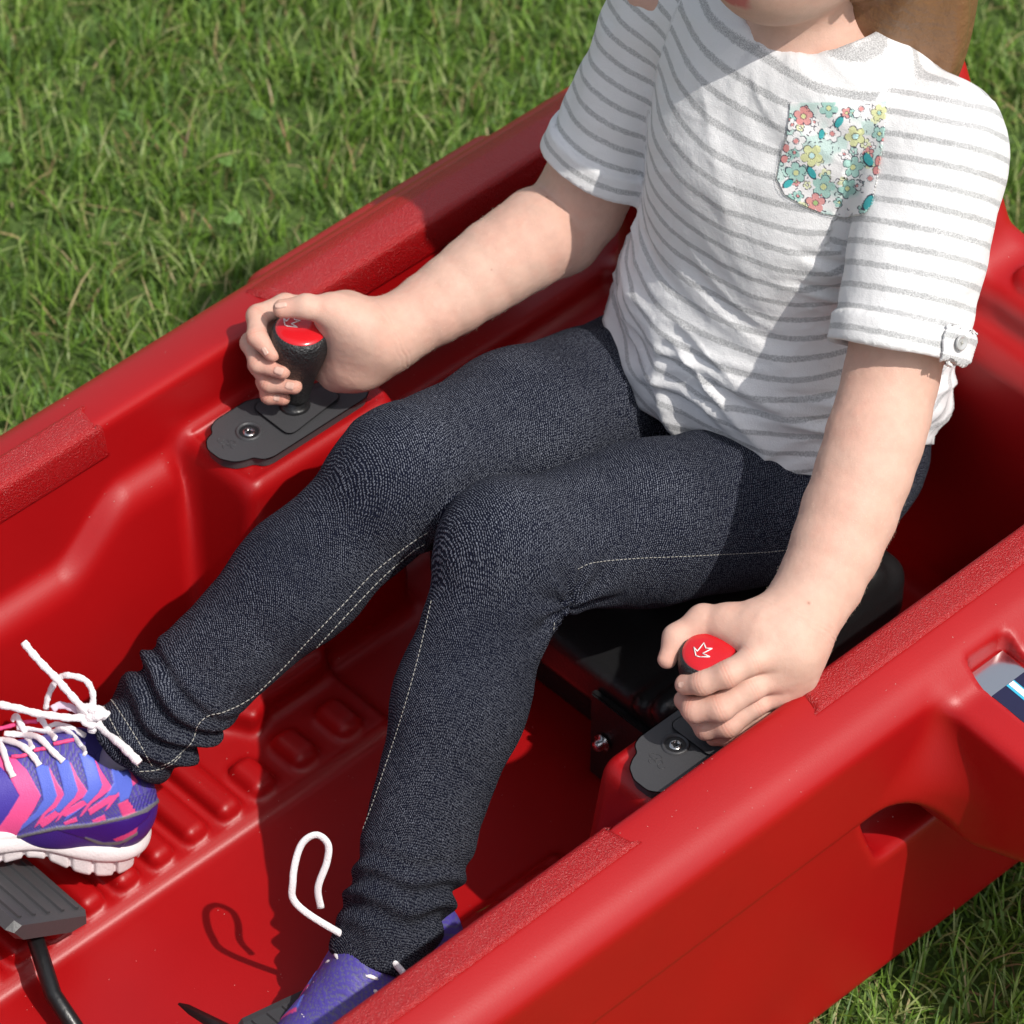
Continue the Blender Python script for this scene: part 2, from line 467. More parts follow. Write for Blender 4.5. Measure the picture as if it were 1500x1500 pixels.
# ---- levers
PLATE = [(-.136, .232), (-.136, .2145), (-.128, .2095), (-.030, .2095), (-.0225, .2120), (-.018, .2195), (-.011, .2215), (-.0035, .2260),
         (0.002, .2360), (0.002, .2500), (-.004, .2580), (-.0125, .2600), (-.0155, .2660), (-.023, .2695), (-.055, .2695), (-.066, .2640), (-.128, .2390)]
KN = {1: V(-.0705, .2370, .3955), -1: V(-.0845, -.2335, .3955)}
KB = {1: V(-.0786, .2395, .300), -1: V(-.0786, -.2395, .300)}
def lever(sd):
    M = lambda x, y, z: (x, sd*y, .2985+z)
    poly = rounded(PLATE, .003)
    if sd > 0: poly = poly
    vs, fs = prism(poly[::-1], 0, .0095, .0014, M)
    # local winding: make the faces point outwards
    if sd < 0: fs = [g_[::-1] for g_ in fs]
    base = pmesh('lever_plate', vs, [g_[::-1] for g_ in fs], m_grey, kart, smooth=False)
    fix_normals(base)
    vs, fs = prism(rounded([(-.112, .222), (-.058, .2165), (-.054, .2195), (-.054, .2575), (-.060, .2610), (-.112, .2380)], .004)[::-1], .009, .0118, .0011, M)
    pad = pmesh('raised_pad', vs, fs, m_grey, base, smooth=False); fix_normals(pad)
    c = V(-.0335 if sd < 0 else -.0435, sd*(.2425 if sd < 0 else .2320), .308)
    v1 = lathe([(.0110, .0000), (.0104, .0017), (.0094, .0020), (.0084, .0014), (.0080, .0003), (.0079, .0002)], c)
    o = pmesh('screw_socket', *v1, m_grey, base); fix_normals(o)
    o2 = pmesh('socket_shade_disc', *lathe([(.0088, .00035), (0, .00036)], c, n=28), m_black, base)  # black disc stands in for the shade down in a deeper socket
    v1 = lathe([(.0057, -.002), (.0056, -.0002), (.0045, .0008), (.0020, .0011), (.0018, .0005), (0, .0004)], c, n=28)
    o = pmesh('screw', *v1, m_steel, base); fix_normals(o)
    cr = []
    for k in range(2):
        a = .5+k*math.pi/2; d_ = V(math.cos(a), math.sin(a), 0); e_ = V(-d_[1], d_[0], 0)
        pts = [c+d_*s1*.0036+e_*s2*.0006+V(0, 0, zz) for zz in (.0006, .00125+k*.0001) for s1, s2 in ((-1, -1), (1, -1), (1, 1), (-1, 1))]
        cr.append((pts, [(0, 3, 2, 1), (4, 5, 6, 7), (0, 1, 5, 4), (1, 2, 6, 5), (2, 3, 7, 6), (3, 0, 4, 7)]))
    pmesh('screw_recess', *join(cr), m_black, base, smooth=False)
    # faint moulded mark on the plate tongue
    ml = []
    for k, (dx, dy) in enumerate(((.008, .0), (.011, .004), (.0145, .0), (.010, -.004), (.013, .008))):
        ctr = c + V(dx+.010, sd*(dy), 0.0001)
        ml.append(tube_data([ctr+V(math.cos(a)*.0022, math.sin(a)*.003, 0) for a in np.linspace(k, k+4.5, 10)], .00035, 5))
    o = pmesh('moulded_mark', *join(ml), m_grey, base)
    # lever: stalk, boot ring, grip, cap, emblem
    a, b = KB[sd], KN[sd]; ax = unit(b-a); L = np.linalg.norm(b-a)
    prof = [(0, L-.0012), (.0185, L-.0012), (.0196, L-.0018), (.0212, L-.006), (.0219, L-.012), (.0217, L-.0185), (.0202, L-.027), (.0174, L-.038),
            (.0146, L-.049), (.0125, L-.059), (.0112, L-.068), (.0105, L-.074), (.0092, L-.0765), (0, L-.0768)]
    prof = [(r_*1.09, z_) for r_, z_ in prof]
    g = pmesh('control_lever', *lathe(prof[::-1], a, ax, 64), m_grip, kart); fix_normals(g)
    o = pmesh('stalk', *lathe([(.0078, .004), (.0078, L-.074)], a, ax, 32), m_black, g)
    o = pmesh('boot_ring', *lathe([(.0128, .008), (.0128, .0118), (.0116, .0135), (.0092, .0145), (.0088, .020), (.0074, .021)], a, ax, 40), m_black, g); fix_normals(o)
    v1 = lathe([(0, L+.0016), (.011, L+.0013), (.0170, L+.0006), (.0194, L-.0004), (.0200, L-.0012)][::-1], a, ax, 64)
    o = pmesh('lever_cap', *v1, m_capred, g); fix_normals(o)
    # emblem: pointed outline, drawn in the cap plane
    e1 = unit(RT-ax*(RT@ax)); e2 = np.cross(ax, e1)
    em = [(510, 430), (540, 467), (605, 398), (622, 445), (682, 450), (590, 488), (656, 520), (560, 516), (527, 505)]
    sc = .0185/235; cx, cy = 650, 450
    off = V(0, 0, 0) if sd > 0 else e2*.006 - e1*.003
    pts = [a+ax*(L+.0020)+off+e1*(x_-cx)*sc-e2*(y_-cy)*sc*1.45 for x_, y_ in em]
    segs = [tube_data([pts[i], pts[(i+1) % len(pts)]], .00042, 6) for i in range(len(pts))]
    pmesh('emblem', *join(segs), m_white, g)
def fix_normals(o):
    import bmesh
    bm = bmesh.new(); bm.from_mesh(o.data); bmesh.ops.recalc_face_normals(bm, faces=bm.faces); bm.to_mesh(o.data); bm.free()
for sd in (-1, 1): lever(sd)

# ---- seat, bracket, pedal, wheels
def seat_f(p):
    x, y, z = p.T; q = np.abs(y); qi = np.stack([x, q, z], 1)
    s_ = box(qi, (-.400, -.2, .13), (-.135, .155, .200), .022)
    s_ = smax(s_, z-.205-.25*(q-.1)*(q > .1)+.35*np.maximum(x+.20, 0), .01)
    s_ = smin(s_, cap(qi, (-.14, .128, .194), (-.36, .140, .198), .012), .012)
    s_ = smin(s_, cap(qi, (-.139, .105, .182), (-.3, .118, .205), .009), .006)
    b_ = box(qi, (-.40, -.2, .06), (-.17, .075, .15), .01)
    return smin(s_, b_, .01)
p, q_, nr = nets(seat_f, (-.52, -.20, .04), (-.10, .20, .28), .004)
npmesh('seat', p, q_, m_black, kart)
def boxes(name, lst, m_, parent, bev=.0015):
    import bmesh
    bm = bmesh.new()
    for lo, hi in lst:
        r = bmesh.ops.create_cube(bm, size=1)
        for v_ in r['verts']:
            for i in range(3): v_.co[i] = lo[i]+(v_.co[i]+.5)*(hi[i]-lo[i])
    bmesh.ops.bevel(bm, geom=bm.edges[:], offset=bev, segments=2, affect='EDGES')
    me = bpy.data.meshes.new(name); bm.to_mesh(me); bm.free()
    o = link(name, me, m_, parent); o.location = -parent_loc(parent); return o
br = boxes('seat_bracket', [((-.135, .055, .07), (-.128, .135, .165)), ((-.175, .055, .155), (-.13, .135, .160)), ((-.1700, .128, .068), (-.1355, .134, .154))], m_black, kart)
for (x_, y_, z_) in ((-.1265, .118, .135), (-.1265, .118, .105), (-.1265, .072, .12)):
    o = pmesh('bolt', *lathe([(.008, 0), (.008, .002), (.0052, .0025), (.0052, .007), (.003, .009), (0, .0092)], (x_, y_, z_), (1, 0, 0), 16), m_steel, br); fix_normals(o)
# frame tube across the floor (pedal crank) and pedals
def pedal(sd, c, tilt):
    M3 = np.array(Matrix.Rotation(tilt, 3, 'Y'))
    L_ = lambda pts: [c + M3@V(*q) for q in pts]
    prof = [(-.045, -.004), (-.04, .006), (.04, .006), (.046, -.002), (.03, -.012), (-.03, -.012)]
    vs = L_([(x_, y_, z_) for y_ in (-.042, -.036, .036, .042) for x_, z_ in [(a*(.9 if abs(y_) > .04 else 1), b*(.8 if abs(y_) > .04 else 1)) for a, b in prof]])
    n = len(prof); fs = [(i*n+k, i*n+(k+1) % n, (i+1)*n+(k+1) % n, (i+1)*n+k) for i in range(3) for k in range(n)]
    fs += [tuple(range(n)), tuple(range(3*n, 4*n))[::-1]]
    o = pmesh('pedal', vs, fs, m_grey, kart, smooth=False); fix_normals(o)
    for k in range(5):
        xx = -.032+k*.016
        vs = L_([(xx+a, y_, .0055+b) for y_ in (-.034, .034) for a, b in ((-.002, 0), (-.0015, .0025), (.0015, .0025), (.002, 0))])
        r_ = pmesh('tread_bar', vs, [(0, 1, 5, 4), (1, 2, 6, 5), (2, 3, 7, 6), (0, 3, 2, 1), (4, 5, 6, 7)], m_grey, o, smooth=False); fix_normals(r_)
    e = c+M3@V(0, sd*-.02, -.01)
    r_ = pmesh('crank', *tube_data([e, e+V(.02, sd*-.05, -.03), e+V(.03, sd*-.10, -.035)], .007, 10), m_black, o)
PF = at(26, 1312, 'y', -.125); PN = V(.235, .125, .10)
pedal(-1, PF, math.radians(-32)); pedal(1, PN, math.radians(-16))
def wheel(x_, sd, r=.115, wd=.07):
    c = V(x_, sd*.385, r+.004); s1 = sd
    tp = [(r*.62, -wd/2), (r*.9, -wd/2), (r*.985, -wd*.38), (r, -wd*.2), (r, wd*.2), (r*.985, wd*.38), (r*.9, wd/2), (r*.62, wd/2)]
    o = pmesh('wheel', *lathe([(0, -.02), (r*.3, -.02), (r*.34, .01), (r*.56, .012), (r*.63, wd/2-.004), (r*.63, -wd/2+.004), (r*.5, -.02)], c, (0, s1, 0), 56), m_red, kart); fix_normals(o)
    t_ = pmesh('tyre', *lathe(tp, c, (0, s1, 0), 72), m_tyre, o); fix_normals(t_)
    lugs = []
    for k in range(30):
        a = k*2*math.pi/30; d_ = V(math.cos(a), 0, math.sin(a)); e_ = V(-d_[2], 0, d_[0]); y0, y1 = (-wd*.42, wd*.02) if k % 2 else (-wd*.02, wd*.42)
        pts = [c+d_*(r-.004+h_)+e_*w_+V(0, yy, 0) for h_ in (0, .009) for w_, yy in ((-.006, y0), (.006, y0), (.006, y1), (-.006, y1))]
        lugs.append((pts, [(0, 3, 2, 1), (4, 5, 6, 7), (0, 1, 5, 4), (1, 2, 6, 5), (2, 3, 7, 6), (3, 0, 4, 7)]))
    l_ = pmesh('tread', *join(lugs), m_tyre, o, smooth=False); fix_normals(l_)
for x_ in (.33, -.60):
    for sd in (-1, 1): wheel(x_, sd)

# ================================================================== person
girl = empty('person', 'seated child in striped shirt and dark denim leggings gripping both levers of the kart', 'person', (-.33, 0, .19))
m_skin = mat('skin', (.74, .49, .385), rough=.5, spec=.4, sss=.10, bump=.0004, bscale=420, bdetail=4, cvar=.035, cscale=40)
m_nail = mat('nail', (.66, .42, .34), rough=.28, spec=.5)
m_hair = mat('hair', (.20, .10, .045), rough=.4, bump=.002, bscale=120)
HN, HF = V(-.33, .085, .270), V(-.33, -.085, .270)
KNn, KNf = V(-.051, .042, .372), near(590, 698, V(-.045, -.071, .370))
ANn, ANf = at(560, 1392, 'z', .140), near(199, 1087, V(.181, -.138, .190))
SHn, SHf = V(-.405, .135, .612), V(-.405, -.140, .612)
ELn, ELf = near(1290, 622, V(-.272, .213, .468)), at(846, 316, 'y', -.165)
WRn, WRf = near(1158, 925, V(-.128, .262, .392)), near(556, 500, V(-.140, -.205, .375))

def hz(sd, h):            # a point on the lever axis h metres below the cap
    a, b = KB[sd], KN[sd]; return b-unit(b-a)*h
def H(sd, x, y, h, d): return near(x, y, hz(sd, h), d)
# right (far) hand: index, middle, ring, little finger, thumb
FR = dict(
    index=([H(-1, 455, 452, .004, -.030), H(-1, 417, 446, .006, -.018), H(-1, 377, 462, .012, -.008), H(-1, 376, 493, .020, .010), H(-1, 399, 519, .030, .020)], [.0098, .0088, .0085, .0080, .0066]),
    middle=([H(-1, 452, 480, .016, -.030), H(-1, 400, 478, .020, -.022), H(-1, 368, 503, .026, -.010), H(-1, 378, 532, .030, .006), H(-1, 414, 544, .038, .0185)], [.0098, .0086, .0082, .0076, .0068]),
    ring=([H(-1, 456, 512, .030, -.026), H(-1, 410, 515, .034, -.020), H(-1, 378, 533, .038, -.008), H(-1, 394, 561, .044, .006), H(-1, 431, 566, .050, .0155)], [.0095, .0082, .0078, .0073, .0064]),
    little=([H(-1, 460, 536, .042, -.020), H(-1, 418, 545, .046, -.016), H(-1, 389, 559, .050, -.006), H(-1, 394, 580, .058, .005), H(-1, 415, 584, .061, .010)], [.0088, .0072, .0068, .0064, .0056]))
TH_R = ([H(-1, 530, 478, .004, .002), H(-1, 492, 456, -.002, .008), H(-1, 448, 449, -.009, .009), H(-1, 414, 452, -.009, .007)], [.0160, .0125, .0092, .0078])
PALM_R = [([WRf, H(-1, 505, 470, .012, -.010), H(-1, 462, 462, .010, -.022)], [.0235, .0210, .0130]),
          ([WRf, H(-1, 512, 500, .025, -.008), H(-1, 470, 500, .028, -.024)], [.0235, .0210, .0120]),
          ([WRf, H(-1, 515, 528, .042, -.006), H(-1, 478, 530, .044, -.020)], [.0230, .0185, .0120])]
HEEL_R = ([H(-1, 528, 540, .045, .000), H(-1, 492, 550, .052, -.006)], [.0150, .0120])
# left (near) hand
FL = dict(
    index=([H(1, 1128, 956, .010, .012), H(1, 1100, 968, .014, .022), H(1, 1066, 987, .018, .028), H(1, 1030, 1000, .022, .024), H(1, 1004, 1002, .024, .014)], [.0105, .0104, .0098, .0088, .0078]),
    middle=([H(1, 1142, 985, .024, .010), H(1, 1100, 1006, .030, .022), H(1, 1056, 1035, .038, .027), H(1, 1018, 1039, .042, .022), H(1, 1003, 1026, .040, .008)], [.0108, .0108, .0104, .0096, .0080]),
    ring=([H(1, 1140, 1012, .038, .006), H(1, 1106, 1030, .042, .014), H(1, 1066, 1061, .052, .020), H(1, 1034, 1066, .056, .013), H(1, 1016, 1048, .054, .002)], [.0102, .0098, .0094, .0086, .0072]),
    little=([H(1, 1134, 1032, .046, .000), H(1, 1104, 1046, .050, .006), H(1, 1072, 1077, .062, .010), H(1, 1046, 1079, .062, .006)], [.0088, .0080, .0076, .0068]))
TH_L = ([H(1, 1108, 930, .002, -.008), H(1, 1070, 913, .000, -.014), H(1, 1030, 910, .002, -.020), H(1, 990, 934, .012, -.010), H(1, 977, 966, .022, .000)], [.0165, .0130, .0115, .0090, .0070])
PALM_L = [([WRn, H(1, 1150, 950, .012, .006), H(1, 1130, 957, .010, .010)], [.0235, .0150, .0112]),
          ([WRn, H(1, 1158, 968, .022, .004), H(1, 1142, 985, .024, .008)], [.0235, .0160, .0118]),
          ([WRn, H(1, 1160, 990, .034, -.002), H(1, 1140, 1012, .038, .004)], [.0230, .0165, .0112]),
          ([WRn, H(1, 1118, 920, .006, -.006)], [.0220, .0165])]
def hand_f(fing, th, palm, heel, wr, elb, kp):
    def f(p):
        body = None
        for P_, R_ in palm:
            R_ = [min(q_, .0228) for q_ in R_]
            e = chain(p, P_, R_, .012); body = e if body is None else smin(body, e, .016)
        if heel: body = smin(body, chain(p, heel[0], heel[1], .01), .018)
        fs = None
        for k in ('index', 'middle', 'ring', 'little'):
            e = chain(p, fing[k][0], fing[k][1], .004); fs = e if fs is None else smin(fs, e, .0022)
        t = chain(p, th[0], th[1], .006)
        body = smin(body, cap(p, th[0][0], th[0][1]*.75+th[0][2]*.25, th[1][0], th[1][1]*.95), .026)
        body = smin(body, fs, .007)
        return smin(body, t, .0045)
    return f
hr = hand_f(FR, TH_R, PALM_R, HEEL_R, WRf, ELf, None)
hl = hand_f(FL, TH_L, PALM_L, None, WRn, ELn, None)
ARM_N = [(1157, 942, .0255), (1172, 902, .0290), (1203, 850, .0325), (1245, 750, .0362), (1282, 640, .0372), (1305, 552, .0362)]
ARM_F = [(549, 498, .0250), (600, 472, .0280), (664, 431, .0322), (730, 384, .0360), (792, 343, .0385), (848, 300, .0375)]
def arm_f(h, wr, el, sh, sgn):
    st = ARM_N if sgn > 0 else ARM_F; pts = []; n = len(st)
    for i_, (px, py, r_) in enumerate(st): pts.append(near(px, py, wr+(el-wr)*(i_/(n-1)*(1.25 if sgn > 0 else 1.02))))
    pts.append(sh); path = spline(pts, 2); rs = np.interp(np.linspace(0, n, len(path)), np.arange(n+1), [q_[2] for q_ in st]+[.042])
    lo_, hi_ = np.array(pts).min(0)-.06, np.array(pts).max(0)+.06
    def f(p):
        a = chain(p, path, rs, .003)
        return smin(a, h(p), .014)
    return f
armR = arm_f(hr, WRf, ELf, SHf, -1); armL = arm_f(hl, WRn, ELn, SHn, 1)
def arm_bounds(F_, el, wr, sh, t):
    pts = np.array([q for k in F_ for q in F_[k][0]]+[wr, el, el*(1-t)+sh*t]); return pts.min(0)-.045, pts.max(0)+.045
HEADC = V(-.395, 0, .800)
def trunk(p):
    a = cap(p, (-.37, 0, .27), (-.39, 0, .50), .085, .08)
    a = ell(p, (-.37, 0, .31), (.070, .105, .11)); a = smin(a, ell(p, (-.40, 0, .50), (.066, .095, .14)), .06)
    a = smin(a, chain(p, [SHf, V(-.405, 0, .63), SHn], [.045, .055, .045], .02), .04)
    a = smin(a, cap(p, (-.41, 0, .62), (-.40, 0, .74), .036), .03)
    a = smin(a, cap(p, SHn, SHn*.45+ELn*.55, .043, .035), .02); a = smin(a, cap(p, SHf, SHf*.45+ELf*.55, .043, .035), .02)
    for h_, k_, an in ((HN, KNn, ANn), (HF, KNf, ANf)):
        a = smin(a, chain(p, [h_, k_, an], [.058, .040, .024], .02), .03)
    hd = ell(p, HEADC, (.088, .072, .095)); hd = smin(hd, ell(p, HEADC+V(.03, 0, -.055), (.05, .045, .045)), .03)
    hd = smin(hd, ell(p, HEADC+V(.088, 0, -.018), (.012, .009, .014)), .012)      # nose
    for s_ in (-1, 1):
        hd = smax(hd, -ell(p, HEADC+V(.088, s_*.028, .004), (.016, .015, .010)), .012)   # eye sockets
        hd = smin(hd, ell(p, HEADC+V(-.005, s_*.074, -.01), (.014, .007, .022)), .006)
        hd = smin(hd, ell(p, HEADC+V(.066, s_*.0, -.052), (.013, .022, .0035)), .006)
        hd = smin(hd, ell(p, HEADC+V(.066, s_*.0, -.061), (.012, .018, .004)), .005)
    a = smin(a, hd, .02)
    for s_ in (-1, 1): a = np.minimum(a, ell(p, HEADC+V(.070, s_*.028, .004), (.012, .012, .012)))
    return a
parts = []
lo, hi = arm_bounds(FR, ELf, WRf, SHf, .25); parts.append(nets(armR, lo, hi, .0010))
lo, hi = arm_bounds(FL, ELn, WRn, SHn, .25); parts.append(nets(armL, lo, hi, .0010))
parts.append(nets(trunk, (-.56, -.26, .10), (.30, .29, .92), .0065))
def warp_hand(P, N, F_, th, sd):
    # creases at the finger joints, raised knuckles, wrist lines
    d = np.zeros(len(P))
    for k in F_:
        pts = F_[k][0]
        for j in range(1, len(pts)-1):
            t = unit(pts[j+1]-pts[j-1]); s_ = (P-pts[j])@t; r = np.linalg.norm(P-pts[j], axis=1)
            near_ = np.exp(-np.maximum(r-.008, 0)**2/.005**2)
            d += near_*(-.00050*np.exp(-(s_/.0008)**2)-.00032*np.exp(-((s_-.0024)/.0007)**2)-.00032*np.exp(-((s_+.0024)/.0007)**2)+.0001*np.exp(-(s_/.004)**2))
    wr, el = (WRn, ELn) if sd > 0 else (WRf, ELf); t = unit(el-wr); s_ = (P-wr)@t
    r = np.linalg.norm(P-wr, axis=1); near_ = np.exp(-np.maximum(r-.028, 0)**2/.01**2)
    for o_, a_ in ((.006, .0008), (.010, .0005), (.0015, .0003)):
        w2 = .0006*np.sin(P[:, 2]*400); d -= near_*a_*np.exp(-((s_-o_+w2)/.0008)**2)
    d += .0006*noise(P, 50)+.00010*noise(P, 240)
    return P+N*d[:, None]
PP = []; QQ = []; o_ = 0
for i, (P, Q, N) in enumerate(parts):
    if i < 2: P = warp_hand(P, N, (FR, FL)[i], None, (-1, 1)[i])
    PP.append(P); QQ.append(Q+o_); o_ += len(P)
PP = np.concatenate(PP); QQ = np.concatenate(QQ)
# skin tint: redder knuckles, fingertips and outer forearm
tint = np.ones((len(PP), 3))*np.array([.60, .385, .305])
red = np.zeros(len(PP))
for F_, th in ((FR, TH_R), (FL, TH_L)):
    for k in F_:
        pts = F_[k][0]
        for j, a_ in ((2, .6), (3, .5), (len(pts)-1, .9)): red += a_*np.exp(-((PP-pts[j])**2).sum(1)/.010**2)
    red += .7*np.exp(-((PP-th[0][-1])**2).sum(1)/.010**2)
red += .18*ss(0, .5, noise(PP, 28, 3))+.12*ss(.1, .6, noise(PP, 130, 13))
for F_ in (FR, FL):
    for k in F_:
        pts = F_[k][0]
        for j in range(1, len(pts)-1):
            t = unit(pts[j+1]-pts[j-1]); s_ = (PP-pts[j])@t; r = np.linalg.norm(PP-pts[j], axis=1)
            red += .55*np.exp(-np.maximum(r-.010, 0)**2/.003**2)*(np.exp(-(s_/.0008)**2)+.6*np.exp(-((np.abs(s_)-.0024)/.0007)**2))  # joint creases: redder fold skin, with crease shade painted in as darker tint
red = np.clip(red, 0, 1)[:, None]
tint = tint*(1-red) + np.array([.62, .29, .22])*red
hq = PP-HEADC
for s_ in (-1, 1):
    e_ = hq-V(.070, s_*.028, .004); eye = np.linalg.norm(e_, axis=1) < .0128
    tint[eye] = (.72, .70, .68); dd_ = np.hypot(e_[:, 1], e_[:, 2]); tint[eye & (dd_ < .0075)] = (.07, .12, .16); tint[eye & (dd_ < .004)] = (.01, .01, .01)
    brow = (hq[:, 0] > .05) & (np.abs(hq[:, 2]-.024) < .0035) & (np.abs(np.abs(hq[:, 1])-.028) < .015); tint[brow] = (.22, .12, .06)
lips = (hq[:, 0] > .05) & (np.abs(hq[:, 2]+.0565) < .0085) & (np.abs(hq[:, 1]) < .021); tint[lips] = (.55, .18, .16)
for px, py, r_ in ((1185, 883, .0011), (801, 289, .0009), (720, 395, .0006)):
    q = trace(armL if px > 1000 else armR, px, py)
    if q is not None:
        m_ = np.exp(-((PP-q)**2).sum(1)/r_**2)[:, None]; tint = tint*(1-m_)+np.array([.28, .13, .09])*m_
m_skin2 = mat('skin_painted', (.7, .5, .4), rough=.58, spec=.22, sss=.12, bump=.00022, bscale=700, bdetail=3, cvar=.04, cscale=140, attr='paint')
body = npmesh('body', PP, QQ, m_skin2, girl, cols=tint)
# fine hairs on the forearms
def arm_hair():
    vs, fs = [], []; r = np.random.default_rng(4)
    for (P, Q, N), wr, el in ((parts[0], WRf, ELf), (parts[1], WRn, ELn)):
        t = unit(el-wr); L_ = np.linalg.norm(el-wr); s_ = (P-wr)@t; ok = np.where((s_ > .0) & (s_ < L_+.03))[0]
        for i in r.choice(ok, 900, replace=False):
            p0 = P[i].astype(float); n_ = unit(N[i]); d_ = unit(-t*.9+n_*.55+r.normal(0, .25, 3)); L2 = r.uniform(.0016, .0032); sd_ = unit(np.cross(d_, FW))*.000028
            o = len(vs); vs += [p0-sd_, p0+sd_, p0+d_*L2*.6+sd_*.7, p0+d_*L2*.6-sd_*.7, p0+(d_-n_*.2)*L2]
            fs += [(o, o+1, o+2, o+3), (o+3, o+2, o+4)]
    o = pmesh('arm_hair', vs, fs, mat('fair_hair', (.85, .72, .55), rough=.5), girl, smooth=False); o['kind'] = 'stuff'
arm_hair()
# finger nails
def nail(F, tipx, tipy, dirx, diry, Lh, Wh):
    """a small curved nail laid on the skin; dir = where the nail points, seen in the photo plane"""
    d = unit(V(dirx, diry)); n_ = V(-d[1], d[0]); vs, fs = [], []; A, B_ = 9, 9
    for i in range(A):
        for j in range(B_):
            a = i/(A-1)*2-1; b = j/(B_-1)*2-1
            rx = a*Lh; ry = b*Wh*(1-.22*max(0, -a)**2-.25*max(0, a)**4)
            if abs(a) == 1: ry *= .85
            q = trace(F, tipx+d[0]*rx+n_[0]*ry, tipy+d[1]*rx+n_[1]*ry, .00045-.0006*(abs(b) > .95)-.0006*(a < -.95)+.0005*max(0, a))
            if q is None: return
            vs.append(q)
    for i in range(A-1):
        for j in range(B_-1): k = i*B_+j; fs.append((k, k+1, k+1+B_, k+B_))
    o = pmesh('nail', vs, fs, m_nail, girl)
for a in ((408, 543, 1, .35, 7, 6), (424, 565, 1, .25, 6.5, 6), (405, 583, 1, .15, 5, 5), (412, 447, -1, .2, 8, 4), (388, 514, .6, .9, 6, 3.5)): nail(armR, *a)
for a in ((971, 968, -.25, 1, 9, 4), (999, 1003, -1, .2, 4, 5)): nail(armL, *a)

# ---- shirt
def slv(p, sh, el, cut, r0, r1, tr):
    d = unit(el-sh); e = cap(p, sh-d*.01, sh+d*(cut+.03), r0, r1)
    s_ = (p-sh)@d
    cuff = cap(p, sh+d*(cut-.024), sh+d*(cut+.03), r1+.0055)
    cuff = smax(cuff, (sh+d*(cut-.0235))@d-(p@d), .004)
    o = smin(e, cuff, .0015)
    return o, s_-cut
DN, DF = unit(ELn-SHn), unit(ELf-SHf)
CUTN = float((near(1318, 520, SHn*.3+ELn*.7)-SHn)@DN); CUTF = float((near(868, 247, SHf*.3+ELf*.7)-SHf)@DF)
HEM = .318
def torso(p):
    a = ell(p, (-.358, .006, .335), (.100, .130, .13))
    a = smin(a, ell(p, (-.375, .006, .45), (.090, .116, .17)), .06)
    a = smin(a, ell(p, (-.395, 0, .55), (.086, .118, .11)), .05)
    a = smin(a, chain(p, [SHf, V(-.408, -.05, .635), V(-.408, .05, .635), SHn], [.046, .05, .05, .046], .02), .05)
    return a
def shirt_f(p):
    t = torso(p)
    s1, c1 = slv(p, SHn, ELn, CUTN, .054, .0495, 0); s2, c2 = slv(p, SHf, ELf, CUTF, .047, .0475, 0)
    dn, df = DN, DF
    s1 = smax(s1, c1, .003); s1 = smax(s1, -cap(p, SHn+dn*(CUTN-.012), SHn+dn*(CUTN+.05), .0465), .002)
    s2 = smax(s2, c2, .003); s2 = smax(s2, -cap(p, SHf+df*(CUTF-.012), SHf+df*(CUTF+.05), .0445), .002)
    x, y, z = p.T
    hem = HEM + .02*np.clip((x+.36)/.1, -1, 1)*1.0 - .020*ss(.04, .13, y) - z + .035*ss(-.06, -.14, y) - .050*ss(-.37, -.43, x)*ss(.02, .08, y)
    t = smax(t, hem, .006)
    # roll of fabric above the hem and a loose bulge at the back left
    t = smin(t, smax(ell(p, (-.425, .074, .335), (.058, .060, .080)), hem, .006), .02)
    t = smax(t, -cap(p, (-.41, 0, .70), (-.40, 0, .76), .060), .005)
    a = smin(t, s1, .012); a = smin(a, s2, .012)
    return a
P, Q, N = nets(shirt_f, (-.54, -.25, .27), (-.20, .29, .71), .0030)
# which piece of cloth a vertex belongs to, with stripe coordinate in metres
def stripe_coord(P):
    dn = (P-SHn)@DN; df = (P-SHf)@DF
    rn = np.linalg.norm(P-SHn-dn[:, None]*DN, axis=1); rf = np.linalg.norm(P-SHf-df[:, None]*DF, axis=1)
    tt_ = torso(P.astype(np.float32))
    isn = (dn > -.05) & (rn < .075) & (P[:, 1] > .098) & (tt_ > .002-.06*np.clip((.08-dn)/.08, 0, 1))
    isf = (df > -.05) & (rf < .070) & (P[:, 1] < -.098) & (tt_ > .002-.06*np.clip((.08-df)/.08, 0, 1))
    x, y, z = P.T
    tz = z + .14*(x+.36)
    # nearer the hem the cloth bunches up and the stripes crowd
    tz = tz + .020*np.exp(-((z-.34)/.05)**2)*noise(P, 9, 5)
    tz = tz + .0035*noise(P, 14, 8)
    u = np.where(isn, dn, np.where(isf, df, tz))
    return u, isn, isf
u, isn, isf = stripe_coord(P)
x, y, z = P.T
tor = ~(isn | isf)
ang = np.arctan2(y, x+.38)
low = ss(.50, .36, z)
n1 = noise(np.stack([ang*1.2, z*38+ang*2.2+noise(P, 10)*1.3, z*0], 1), 1., 2)
n2 = noise(np.stack([ang*2.0, z*70-ang*1.5+noise(P, 14, 4)*1.0, z*0], 1), 1., 6)
d = tor*((1-np.abs(n1)*2.2)*.0048*(.25+low)+(1-np.abs(n2)*2)*.0020*(.25+low))
d += tor*.004*noise(P, 16, 9)*(1-.4*low)
